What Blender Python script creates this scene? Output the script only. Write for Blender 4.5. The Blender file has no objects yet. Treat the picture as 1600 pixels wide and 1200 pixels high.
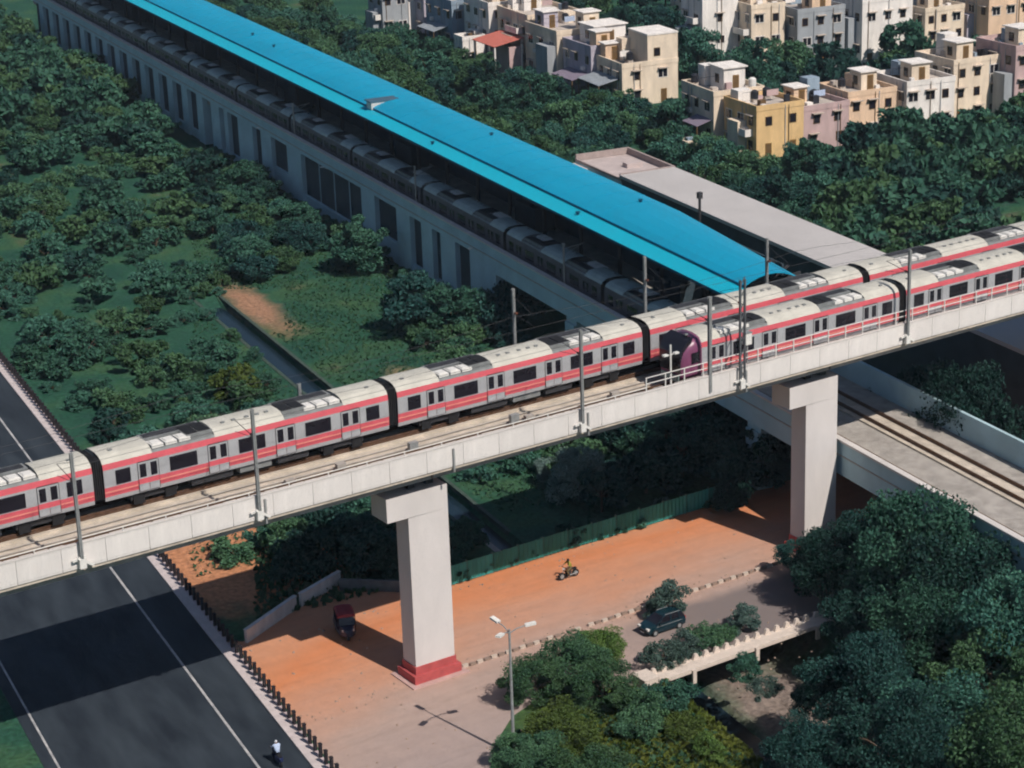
import bpy, bmesh, math, random
import numpy as np
from mathutils import Vector, Matrix
R = math.radians
scene = bpy.context.scene
COL = scene.collection

# ------------------------------------------------------------------ camera
CAM_H, FPX, PITCH, ROLL = 70.8, 3400.0, math.atan(1188 / 3400.0), R(2.0)
_F = Vector((0, math.cos(PITCH), -math.sin(PITCH)))
_R0 = Vector((1, 0, 0)); _U0 = _R0.cross(_F)
_RT = math.cos(ROLL) * _R0 - math.sin(ROLL) * _U0
_UP = math.sin(ROLL) * _R0 + math.cos(ROLL) * _U0
cam_data = bpy.data.cameras.new('camera')
cam = bpy.data.objects.new('camera', cam_data); COL.objects.link(cam)
cam.matrix_world = Matrix(((_RT.x, _UP.x, -_F.x, 0), (_RT.y, _UP.y, -_F.y, 0), (_RT.z, _UP.z, -_F.z, CAM_H), (0, 0, 0, 1)))
cam_data.sensor_width = 36.0; cam_data.lens = 36.0 * FPX / 1600.0
cam_data.clip_start = 1.0; cam_data.clip_end = 9000.0
scene.camera = cam

# ------------------------------------------------------------------ sky and sun
SUN_AZ, SUN_EL = R(-48.5), R(48.5)                 # azimuth from +X, counter-clockwise
world = bpy.data.worlds.new('World'); scene.world = world; world.use_nodes = True
nt = world.node_tree
bg = nt.nodes['Background']
sky = nt.nodes.new('ShaderNodeTexSky'); sky.sky_type = 'NISHITA'; sky.sun_disc = False
sky.sun_elevation = SUN_EL; sky.sun_rotation = math.pi / 2 - SUN_AZ
sky.air_density = 1.0; sky.dust_density = 0.6; sky.ozone_density = 3.0
nt.links.new(sky.outputs[0], bg.inputs['Color']); bg.inputs['Strength'].default_value = 0.07
sun_data = bpy.data.lights.new('sun', 'SUN'); sun = bpy.data.objects.new('sun', sun_data); COL.objects.link(sun)
sun_data.energy = 5.0; sun_data.angle = R(0.5); sun_data.color = (1.0, 0.93, 0.85)
_sd = Vector((math.cos(SUN_EL) * math.cos(SUN_AZ), math.cos(SUN_EL) * math.sin(SUN_AZ), math.sin(SUN_EL)))
sun.rotation_euler = _sd.to_track_quat('Z', 'Y').to_euler()
scene.view_settings.view_transform = 'Standard'; scene.view_settings.look = 'None'
scene.view_settings.exposure = -0.2; scene.view_settings.gamma = 1.0
scene.view_settings.use_curve_mapping = False
scene.cycles.pixel_filter_type = 'BLACKMAN_HARRIS'; scene.cycles.filter_width = 2.1
scene.cycles.max_bounces = 3; scene.cycles.diffuse_bounces = 2; scene.cycles.glossy_bounces = 2; scene.cycles.transmission_bounces = 1
scene.cycles.caustics_reflective = False; scene.cycles.caustics_refractive = False; scene.cycles.use_adaptive_sampling = True; scene.cycles.adaptive_threshold = 0.04; scene.cycles.adaptive_min_samples = 12

# ------------------------------------------------------------------ surveying helpers
CP = Vector((0, 0, CAM_H))
def G(px, py, z=0.0):
    """world point at height z seen at photograph pixel (px, py)"""
    d = _RT * ((px - 800) / FPX) - _UP * ((py - 600) / FPX) + _F
    return CP + d * ((z - CAM_H) / d.z)
def proj(p):
    q = Vector(p) - CP; z = q.dot(_F)
    return 800 + FPX * q.dot(_RT) / z, 600 - FPX * q.dot(_UP) / z
A_U = R(33.3); U = Vector((math.cos(A_U), math.sin(A_U), 0)); N = Vector((-U.y, U.x, 0)); O = Vector((-8.35, 143.67, 0))
A_M = R(24.46); M_ = Vector((math.cos(A_M), math.sin(A_M), 0)); V = Vector((-M_.y, M_.x, 0)); S0 = Vector((0.46, 216.65, 0))
def ST(s, t, z=0.0): return O + U * s + N * t + Vector((0, 0, z))
def BA(b, a, z=0.0): return S0 + M_ * b + V * a + Vector((0, 0, z))
def to_st(p): q = Vector((p[0], p[1], 0)) - O; return q.dot(U), q.dot(N)
def to_ba(p): q = Vector((p[0], p[1], 0)) - S0; return q.dot(M_), q.dot(V)
def solve(fn, px, lo, hi):
    inc = proj(fn(hi))[0] > proj(fn(lo))[0]
    for _ in range(50):
        mid = (lo + hi) / 2
        if (proj(fn(mid))[0] < px) == inc: lo = mid
        else: hi = mid
    return (lo + hi) / 2
def s_at(px, t, z): return solve(lambda s: ST(s, t, z), px, -60, 90)
def a_at(px, b, z): return solve(lambda a: BA(b, a, z), px, -90, 220)

# ------------------------------------------------------------------ materials
MATS = {}
def mat(name, col, rough=0.8, metal=0.0, var=0.12, scale=1.5, bump=0.0, col2=None, isl=0.0, spec=0.3, detail=4.0, stretch=None, obj_rand=0.0):
    if name in MATS: return MATS[name]
    m = bpy.data.materials.new(name); m.use_nodes = True; n = m.node_tree.nodes; l = m.node_tree.links
    b = n['Principled BSDF']; b.inputs['Roughness'].default_value = rough; b.inputs['Metallic'].default_value = metal
    b.inputs['Specular IOR Level'].default_value = spec
    tc = n.new('ShaderNodeTexCoord'); mp = n.new('ShaderNodeMapping'); l.new(tc.outputs['Object'], mp.inputs['Vector'])
    if stretch: mp.inputs['Scale'].default_value = stretch
    nz = n.new('ShaderNodeTexNoise'); nz.inputs['Scale'].default_value = scale; nz.inputs['Detail'].default_value = detail; nz.inputs['Roughness'].default_value = 0.62
    l.new(mp.outputs[0], nz.inputs['Vector'])
    rp = n.new('ShaderNodeValToRGB'); l.new(nz.outputs['Fac'], rp.inputs['Fac'])
    c1 = [max(0, c * (1 - var)) for c in col]; c2 = [min(1, c * (1 + var)) for c in (col2 or col)]
    rp.color_ramp.elements[0].position = 0.32; rp.color_ramp.elements[1].position = 0.68
    rp.color_ramp.elements[0].color = (*c1, 1); rp.color_ramp.elements[1].color = (*c2, 1)
    out = rp.outputs['Color']
    if isl or obj_rand:
        if isl:
            g = n.new('ShaderNodeNewGeometry'); src = g.outputs['Random Per Island']; amt = isl
        hs = n.new('ShaderNodeHueSaturation'); l.new(out, hs.inputs['Color'])
        mr = n.new('ShaderNodeMapRange')
        if isl:
            mr.inputs['To Min'].default_value = 1 - isl; mr.inputs['To Max'].default_value = 1 + isl; l.new(src, mr.inputs['Value']); 
        val = mr.outputs['Result'] if isl else None
        if obj_rand:
            oi = n.new('ShaderNodeObjectInfo'); m2 = n.new('ShaderNodeMapRange'); l.new(oi.outputs['Random'], m2.inputs['Value'])
            m2.inputs['To Min'].default_value = 1 - obj_rand; m2.inputs['To Max'].default_value = 1 + obj_rand
            if val:
                mu = n.new('ShaderNodeMath'); mu.operation = 'MULTIPLY'; l.new(val, mu.inputs[0]); l.new(m2.outputs['Result'], mu.inputs[1]); val = mu.outputs[0]
            else: val = m2.outputs['Result']
            m3 = n.new('ShaderNodeMapRange'); l.new(oi.outputs['Random'], m3.inputs['Value']); m3.inputs['To Min'].default_value = 0.5 - 0.04 * obj_rand; m3.inputs['To Max'].default_value = 0.5 + 0.05 * obj_rand
            l.new(m3.outputs['Result'], hs.inputs['Hue'])
        l.new(val, hs.inputs['Value']); out = hs.outputs['Color']
    l.new(out, b.inputs['Base Color'])
    if bump:
        bp = n.new('ShaderNodeBump'); bp.inputs['Strength'].default_value = bump; bp.inputs['Distance'].default_value = 0.05
        nb = n.new('ShaderNodeTexNoise'); nb.inputs['Scale'].default_value = scale * 6; nb.inputs['Detail'].default_value = 5
        l.new(mp.outputs[0], nb.inputs['Vector']); l.new(nb.outputs['Fac'], bp.inputs['Height']); l.new(bp.outputs['Normal'], b.inputs['Normal'])
    MATS[name] = m; return m
def leaf_mat(name, col, col2, isl=0.3):
    m = mat(name, col, rough=0.75, var=0.15, scale=0.35, col2=col2, isl=isl, obj_rand=0.28, spec=0.15)
    n = m.node_tree.nodes; l = m.node_tree.links; b = n['Principled BSDF']; o = n['Material Output']
    tr = n.new('ShaderNodeBsdfTranslucent'); mx = n.new('ShaderNodeMixShader'); mx.inputs[0].default_value = 0.22
    l.new(b.inputs['Base Color'].links[0].from_socket, tr.inputs['Color'])
    l.new(b.outputs[0], mx.inputs[1]); l.new(tr.outputs[0], mx.inputs[2]); l.new(mx.outputs[0], o.inputs['Surface'])
    return m
CONC = mat('concrete', (0.60, 0.56, 0.53), 0.9, var=0.10, scale=0.5, bump=0.25, stretch=(1, 1, 2.2))
CONC_D = mat('weathered_concrete', (0.36, 0.33, 0.30), 0.9, var=0.22, scale=0.8, bump=0.3)
CONC_P = mat('pier_concrete', (0.62, 0.58, 0.56), 0.9, var=0.06, scale=0.45, bump=0.15, stretch=(1, 1, 0.35))
DUST = mat('dusty_track_bed', (0.53, 0.46, 0.38), 0.95, var=0.22, scale=0.9, bump=0.4)
RAIL = mat('rusty_rail', (0.13, 0.075, 0.05), 0.6, metal=0.4, var=0.3, scale=3)
STEEL = mat('galvanised_steel', (0.33, 0.34, 0.34), 0.55, metal=0.3, var=0.15, scale=3)
DSTEEL = mat('dark_steel', (0.05, 0.05, 0.055), 0.6, metal=0.3, var=0.2, scale=3)
WHITE = mat('white_paint', (0.72, 0.70, 0.66), 0.6, var=0.08, scale=2)
RED = mat('train_red', (0.60, 0.105, 0.13), 0.4, var=0.08, scale=1.2, spec=0.4)
PINK = mat('train_pink_line', (0.72, 0.27, 0.22), 0.4, var=0.06, scale=1.2, spec=0.4)
MAGENTA = mat('train_front_magenta', (0.20, 0.06, 0.13), 0.35, var=0.08, scale=1.2, spec=0.5)
SILVER = mat('brushed_steel_side', (0.46, 0.47, 0.49), 0.42, metal=0.25, var=0.07, scale=1.0, spec=0.5)
ROOFC = mat('train_roof_cream', (0.52, 0.50, 0.44), 0.6, var=0.12, scale=0.8, bump=0.1)
ROOFG = mat('train_roof_grey', (0.20, 0.21, 0.21), 0.65, var=0.2, scale=1.5)
GLASS = mat('dark_window_glass', (0.015, 0.014, 0.02), 0.15, var=0.2, scale=1, spec=0.5)
BLACK = mat('black_rubber', (0.015, 0.015, 0.017), 0.75, var=0.2, scale=3)
BLUE = mat('blue_roof_sheet', (0.004, 0.31, 0.50), 0.5, var=0.10, scale=0.3, detail=7, spec=0.4, stretch=(1, 0.15, 1))
BLUE2 = mat('blue_canopy_sheet', (0.006, 0.41, 0.56), 0.5, var=0.05, scale=0.25, spec=0.4, stretch=(1, 0.15, 1))
BLUED = mat('dark_blue_shade_trim', (0.004, 0.07, 0.13), 0.7, var=0.15, scale=1)  # dark trim; on the roof step it paints the shade of the slot
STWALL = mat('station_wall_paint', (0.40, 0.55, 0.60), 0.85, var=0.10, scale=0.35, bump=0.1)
STWALL2 = mat('station_wall_shade', (0.035, 0.055, 0.07), 0.85, var=0.2, scale=0.5)  # near-black tone painting the shade in bays, platform and shed side
SHED = mat('shed_roof_grey', (0.48, 0.455, 0.445), 0.9, var=0.06, scale=0.2, bump=0.1)
SHEDP = mat('shed_terrace_pink', (0.50, 0.42, 0.40), 0.9, var=0.12, scale=0.6)
PLINTH = mat('red_painted_plinth', (0.43, 0.085, 0.085), 0.8, var=0.14, scale=1.5)
ASPH = mat('dark_asphalt', (0.017, 0.026, 0.040), 0.85, var=0.40, scale=0.5, bump=0.2, detail=9, stretch=(1, 0.22, 1), col2=(0.026, 0.034, 0.043))
KERBC = mat('kerb_concrete', (0.54, 0.47, 0.46), 0.9, var=0.12, scale=1.2)
POSTB = mat('black_painted_post', (0.02, 0.016, 0.02), 0.8, var=0.2, scale=4)
GREENF = mat('green_fence_sheet', (0.035, 0.22, 0.19), 0.7, var=0.22, scale=0.8, stretch=(1, 1, 0.3), obj_rand=0.2)
WATER = mat('canal_water', (0.010, 0.022, 0.032), 0.22, var=0.25, scale=0.3, bump=0.05, spec=0.3)
TRUNK = mat('bark', (0.075, 0.055, 0.04), 0.95, var=0.3, scale=4, bump=0.4)
LEAF = [leaf_mat('leaf_teal_green', (0.036, 0.118, 0.090), (0.060, 0.150, 0.096)),
        leaf_mat('leaf_mid_green', (0.050, 0.128, 0.070), (0.080, 0.155, 0.070)),
        leaf_mat('leaf_yellow_green', (0.075, 0.135, 0.034), (0.115, 0.165, 0.044)),
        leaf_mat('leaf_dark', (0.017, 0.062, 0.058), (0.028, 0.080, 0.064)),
        leaf_mat('leaf_grey_green', (0.075, 0.140, 0.125), (0.110, 0.170, 0.14)),
        leaf_mat('leaf_pale_sunlit', (0.18, 0.27, 0.25), (0.24, 0.33, 0.29))]  # last one is paler, painting sun onto trees in the deck's shadow

ORD = 'first second third fourth fifth sixth seventh eighth ninth tenth eleventh twelfth thirteenth fourteenth fifteenth sixteenth seventeenth eighteenth nineteenth twentieth twenty-first twenty-second twenty-third twenty-fourth twenty-fifth twenty-sixth'.split()
# ------------------------------------------------------------------ mesh helpers
class MB:
    def __init__(s): s.v = []; s.f = []; s.m = []; s.mats = []; s.smooth = False
    def _mi(s, m):
        if m is None: return 0
        if m not in s.mats: s.mats.append(m)
        return s.mats.index(m)
    def add(s, vs, fs, m=None):
        k = len(s.v); s.v += [tuple(v) for v in vs]; i = s._mi(m)
        for f in fs: s.f.append(tuple(k + j for j in f)); s.m.append(i)
        return s
    def box(s, x0, x1, y0, y1, z0, z1, m=None):
        v = [(x0, y0, z0), (x1, y0, z0), (x1, y1, z0), (x0, y1, z0), (x0, y0, z1), (x1, y0, z1), (x1, y1, z1), (x0, y1, z1)]
        return s.add(v, [(0, 3, 2, 1), (4, 5, 6, 7), (0, 1, 5, 4), (1, 2, 6, 5), (2, 3, 7, 6), (3, 0, 4, 7)], m)
    def bar(s, p, q, w, h=None, m=None):
        p = Vector(p); q = Vector(q); d = (q - p).normalized(); h = h or w
        a = d.cross(Vector((0, 0, 1))) if abs(d.z) < 0.95 else d.cross(Vector((0, 1, 0)))
        a.normalize(); c = a.cross(d)
        v = [e + a * (i * w / 2) + c * (j * h / 2) for e in (p, q) for i, j in ((-1, -1), (1, -1), (1, 1), (-1, 1))]
        return s.add(v, [(0, 1, 2, 3), (7, 6, 5, 4), (0, 4, 5, 1), (1, 5, 6, 2), (2, 6, 7, 3), (3, 7, 4, 0)], m)
    def tube(s, pts, r, n=8, m=None, caps=True):
        pts = [Vector(p) for p in pts]; rs = r if isinstance(r, (list, tuple)) else [r] * len(pts); rings = []
        for i, p in enumerate(pts):
            d = (pts[min(i + 1, len(pts) - 1)] - pts[max(i - 1, 0)]).normalized()
            a = d.cross(Vector((0, 0, 1))) if abs(d.z) < 0.95 else d.cross(Vector((0, 1, 0)))
            a.normalize(); c = a.cross(d)
            rings.append([p + (a * math.cos(2 * math.pi * k / n) + c * math.sin(2 * math.pi * k / n)) * rs[i] for k in range(n)])
        v = [q for rg in rings for q in rg]
        f = [(i * n + k, i * n + (k + 1) % n, (i + 1) * n + (k + 1) % n, (i + 1) * n + k) for i in range(len(pts) - 1) for k in range(n)]
        if caps: f += [tuple(range(n))[::-1], tuple((len(pts) - 1) * n + k for k in range(n))]
        return s.add(v, f, m)
    def loft(s, rings, m=None, caps=True, closed=True):
        n = len(rings[0]); v = [q for rg in rings for q in rg]; f = []
        for i in range(len(rings) - 1):
            for k in range(n if closed else n - 1):
                f.append((i * n + k, i * n + (k + 1) % n, (i + 1) * n + (k + 1) % n, (i + 1) * n + k))
        if caps: f += [tuple(range(n))[::-1], tuple((len(rings) - 1) * n + k for k in range(n))]
        return s.add(v, f, m)
    def mesh(s, name, m=None):
        me = bpy.data.meshes.new(name); me.from_pydata(s.v, [], s.f)
        for q in (s.mats or ([m] if m else [])): me.materials.append(q)
        if s.mats: me.polygons.foreach_set('material_index', s.m)
        bm = bmesh.new(); bm.from_mesh(me); bmesh.ops.recalc_face_normals(bm, faces=bm.faces); bm.to_mesh(me); bm.free()
        if s.smooth: me.polygons.foreach_set('use_smooth', [True] * len(me.polygons))
        me.update(); return me
    def build(s, name, m=None, parent=None):
        return put(name, s.mesh(name, m), parent)
def put(name, me, parent=None, loc=None, rz=0.0):
    o = bpy.data.objects.new(name, me); COL.objects.link(o)
    if parent is not None: o.parent = parent
    if loc is not None: o.location = loc
    if rz: o.rotation_euler = (0, 0, rz)
    return o
def tag(o, label=None, cat=None, group=None, kind=None):
    if label: o['label'] = label
    if cat: o['category'] = cat
    if group: o['group'] = group
    if kind: o['kind'] = kind
    return o
def thing(name, label, cat, loc=(0, 0, 0), rz=0.0, group=None):
    o = bpy.data.objects.new(name, None); COL.objects.link(o); o.location = loc; o.rotation_euler = (0, 0, rz); o.empty_display_size = 0.3
    return tag(o, label, cat, group)
def copy_tree(o, parent=None):
    c = o.copy(); COL.objects.link(c)
    if parent is not None: c.parent = parent
    for ch in o.children: copy_tree(ch, c)
    return c
rng = random.Random(11)

# ================================================================== GROUND with the drain cut into it
NARROW_C, NARROW_H = -23.6, 1.05      # canal centre and half width (b) behind the bridge
def ground_z(b, a):
    w = min(1, max(0, (-53 - a) / 8.0))              # 0 behind the bridge, 1 in front of it
    zn = 0.0
    d = abs(b - NARROW_C)
    if d < NARROW_H + 0.25 and a < 32: zn = -1.3 * min(1, (NARROW_H + 0.25 - d) / 0.25)
    zw = 0.0
    if -23.8 < b < -6.5:
        if b < -22.6: zw = -3.9 * (b + 23.8) / 1.2
        elif b < -19.4: zw = -3.9
        elif b < -18.4: zw = -3.9 + 0.6 * (b + 19.4)
        elif b < -12.0: zw = -3.3 + 0.2 * (b + 18.4) / 6.4
        else: zw = -3.1 * (-6.5 - b) / 5.5
    return zn * (1 - w) + zw * w
def axis(parts):
    out = []
    for lo, hi, st in parts: out += list(np.arange(lo, hi, st))
    return out + [parts[-1][1]]
bs = axis([(-2500, -300, 550), (-300, -120, 30), (-120, -60, 6), (-60, -30, 3), (-30, -28, 1), (-28, -25.8, 0.3), (-25.8, -25.25, 0.1), (-25.25, -21.6, 0.35), (-21.6, -6, 0.8), (-6, 140, 4), (140, 320, 30), (320, 2520, 550)])
as_ = axis([(-900, -150, 150), (-150, -110, 10), (-110, -84, 2), (-84, -40, 1), (-40, 120, 4), (120, 400, 20), (400, 3600, 640)])
rr = random.Random(5)
gv = []; gf = []
for a in as_:
    for b in bs:
        z = ground_z(b, a)
        if abs(a) < 300 and abs(b) < 200 and z == 0.0 and a > -46: z = rr.uniform(-0.06, 0.02)
        if z < -0.1 and a < -76: z += rr.uniform(-0.12, 0.12) if b > -18.5 else 0
        gv.append((b, a, z))
nb = len(bs)
for i in range(len(as_) - 1):
    for j in range(nb - 1): gf.append((i * nb + j, i * nb + j + 1, (i + 1) * nb + j + 1, (i + 1) * nb + j))
gm = bpy.data.meshes.new('ground'); gm.from_pydata(gv, [], gf)
ground = put('ground', gm, None, S0, A_M); tag(ground, 'grassy scrub ground with patches of bare earth around the tracks', 'ground', kind='structure')
def ground_material():
    m = bpy.data.materials.new('scrub_ground'); m.use_nodes = True; n = m.node_tree.nodes; l = m.node_tree.links; b = n['Principled BSDF']
    b.inputs['Roughness'].default_value = 0.95; b.inputs['Specular IOR Level'].default_value = 0.1
    tc = n.new('ShaderNodeTexCoord'); sep = n.new('ShaderNodeSeparateXYZ'); l.new(tc.outputs['Object'], sep.inputs[0])
    n1 = n.new('ShaderNodeTexNoise'); n1.inputs['Scale'].default_value = 0.12; n1.inputs['Detail'].default_value = 8; l.new(tc.outputs['Object'], n1.inputs['Vector'])
    r1 = n.new('ShaderNodeValToRGB'); l.new(n1.outputs['Fac'], r1.inputs['Fac']); e = r1.color_ramp.elements
    e[0].position = 0.30; e[0].color = (0.016, 0.060, 0.044, 1); e[1].position = 0.74; e[1].color = (0.115, 0.100, 0.062, 1)
    k = e.new(0.50); k.color = (0.025, 0.084, 0.052, 1); k = e.new(0.63); k.color = (0.046, 0.104, 0.050, 1)
    out = r1.outputs['Color']
    n2 = n.new('ShaderNodeTexNoise'); n2.inputs['Scale'].default_value = 0.35; n2.inputs['Detail'].default_value = 6; l.new(tc.outputs['Object'], n2.inputs['Vector'])
    def patch(prev, cb, ca, rb, ra, col, rot=0.0, soft=0.35, nz=0.9):
        mp = n.new('ShaderNodeMapping'); mp.vector_type = 'TEXTURE'; mp.inputs['Location'].default_value = (cb, ca, 0); mp.inputs['Rotation'].default_value = (0, 0, rot); mp.inputs['Scale'].default_value = (rb, ra, 40)
        l.new(tc.outputs['Object'], mp.inputs['Vector'])
        ln = n.new('ShaderNodeVectorMath'); ln.operation = 'LENGTH'; l.new(mp.outputs[0], ln.inputs[0])
        ad = n.new('ShaderNodeMath'); ad.operation = 'MULTIPLY_ADD'; ad.inputs[1].default_value = nz; l.new(n2.outputs['Fac'], ad.inputs[0]); l.new(ln.outputs['Value'], ad.inputs[2])
        mr = n.new('ShaderNodeMapRange'); l.new(ad.outputs[0], mr.inputs['Value']); mr.inputs['From Min'].default_value = 1 + nz / 2 - soft; mr.inputs['From Max'].default_value = 1 + nz / 2 + soft
        mr.inputs['To Min'].default_value = 1; mr.inputs['To Max'].default_value = 0
        mx = n.new('ShaderNodeMix'); mx.data_type = 'RGBA'; l.new(mr.outputs[0], mx.inputs['Factor']); l.new(prev, mx.inputs['A']); mx.inputs['B'].default_value = (*col, 1)
        return mx.outputs['Result']
    sb, sa = to_ba(G(392, 486))
    out = patch(out, sb + 1.0, sa + 1.5, 1.9, 9.5, (0.33, 0.185, 0.115), soft=.5, nz=1.3)
    b2, a2 = to_ba(G(350, 880)); out = patch(out, b2, a2, 11, 9, (0.46, 0.21, 0.11), soft=0.2)
    out = patch(out, -15.2, -78, 3.6, 9, (0.22, 0.175, 0.15), nz=1.3)      # silt bar in the drain
    out = patch(out, -29.0, -84, 7.5, 15, (0.070, 0.105, 0.022), nz=.6)     # lush grass on the bank
    b4, a4 = to_ba(G(1205, 815)); out = patch(out, b4, a4, 7, 4, (0.44, 0.21, 0.12))
    b5, a5 = to_ba(G(640, 590)); out = patch(out, b5, a5, 2.0, 3.5, (0.20, 0.16, 0.09))
    n3 = n.new('ShaderNodeTexNoise'); n3.inputs['Scale'].default_value = 2.2; n3.inputs['Detail'].default_value = 6; l.new(tc.outputs['Object'], n3.inputs['Vector'])
    mv = n.new('ShaderNodeMapRange'); l.new(n3.outputs['Fac'], mv.inputs['Value']); mv.inputs['From Min'].default_value = 0.25; mv.inputs['From Max'].default_value = 0.75; mv.inputs['To Min'].default_value = 0.6; mv.inputs['To Max'].default_value = 1.4
    hs = n.new('ShaderNodeHueSaturation'); l.new(out, hs.inputs['Color']); l.new(mv.outputs[0], hs.inputs['Value'])
    l.new(hs.outputs[0], b.inputs['Base Color'])
    bp = n.new('ShaderNodeBump'); bp.inputs['Strength'].default_value = 0.6; bp.inputs['Distance'].default_value = 0.25; l.new(n3.outputs['Fac'], bp.inputs['Height']); l.new(bp.outputs[0], b.inputs['Normal'])
    return m
gm.materials.append(ground_material())
# water in the drain
wv = MB(); wv.add([(-23.2, -110, -3.62), (-18.6, -110, -3.62), (-18.6, -62, -3.62), (-23.2, -62, -3.62)], [(0, 1, 2, 3)])
wv.add([(NARROW_C - 1.9, -53.0, -0.75), (NARROW_C + 1.9, -53.0, -0.75), (NARROW_C + 1.9, 31, -0.75), (NARROW_C - 1.9, 31, -0.75)], [(0, 1, 2, 3)])
w = wv.build('canal_water', WATER); w.location = S0; w.rotation_euler = (0, 0, A_M); tag(w, 'dark blue water in the narrow drain', 'water', kind='structure')
# coping along the drain walls
for nm, b0 in (('drain_coping', NARROW_C + NARROW_H + 0.3), ('drain_coping', NARROW_C - NARROW_H - 0.65)):
    o = MB().box(b0, b0 + 0.35, -46, 32, -0.5, 0.04).build(nm, mat('dark_green_coping', (.05, .075, .06), .9, var=.3)); o.location = S0; o.rotation_euler = (0, 0, A_M); tag(o, kind='structure')  # coping coloured dark green on both sides

# ================================================================== ROAD AND YARD
# main road with striped parapet (aligned with the drain)
rb0, rb1 = -66.0, -50.2
road = MB().box(rb0, rb1, -140, 150, -0.3, 0.03).build('road', ASPH); road.location = S0; road.rotation_euler = (0, 0, A_M); tag(road, 'dark asphalt road with a white lane line', 'road', kind='structure')
MB().box(-53.42, -53.24, -140, 150, 0.03, 0.036).build('lane_marking', mat('lane_paint', (0.26, 0.26, 0.27), 0.8, var=0.1, scale=1.1, col2=(0.52, 0.50, 0.49), detail=7), road)
MB().box(-65.2, -65.05, -140, 150, 0.03, 0.036).build('lane_marking', MATS['lane_paint'], road)
kb = MB().box(-50.2, -49.42, -140, 150, -0.3, 0.16).build('kerb', KERBC); kb.location = S0; kb.rotation_euler = (0, 0, A_M); tag(kb, 'pale concrete kerb strip along the dark road', 'kerb', kind='structure')
bar = thing('roadside_barrier', 'low pale barrier with a row of black painted posts beside the dark road', 'barrier', S0, A_M)
MB().box(-49.42, -49.16, -112, 40, -0.05, 0.22).build('low_wall', mat('barrier_wall_paint', (0.50, 0.40, 0.40), 0.9, var=0.15, scale=1.5), bar)
pm = MB().box(-0.10, 0.10, -0.13, 0.13, 0, 0.95).box(-0.12, 0.12, -0.15, 0.15, 0.95, 1.02).mesh('post', POSTB)
a = -112.0
while a < 40: put('post', pm, bar, (-49.30, a, 0.2)); a += 1.04
# sandy yard and local road (one slab, bridging the drain), local frame of the viaduct
pts = [BA(-48.9, -118), BA(-48.9, -54.5), G(380, 1003), G(532, 912), ST(6.5, 8.4), ST(75, 8.4), ST(75, -14.15), ST(10.3, -14.15), G(850, 1085), G(800, 1120), G(775, 1160), G(765, 1200), G(755, 1290), G(700, 1420)]
loc = [(to_st(p)) for p in pts]
bm = bmesh.new()
top = [bm.verts.new((x, y, 0.02)) for x, y in loc]; fc = bm.faces.new(top)
ex = bmesh.ops.extrude_face_region(bm, geom=[fc]); bmesh.ops.translate(bm, verts=[g for g in ex['geom'] if isinstance(g, bmesh.types.BMVert)], vec=(0, 0, -0.5))
bmesh.ops.triangulate(bm, faces=bm.faces); bmesh.ops.recalc_face_normals(bm, faces=bm.faces)
ym = bpy.data.meshes.new('sandy_yard'); bm.to_mesh(ym); bm.free()
yard = put('sandy_yard', ym, None, O, A_U); tag(yard, 'orange sandy yard and dusty service road under the viaduct', 'ground', kind='structure')
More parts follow.
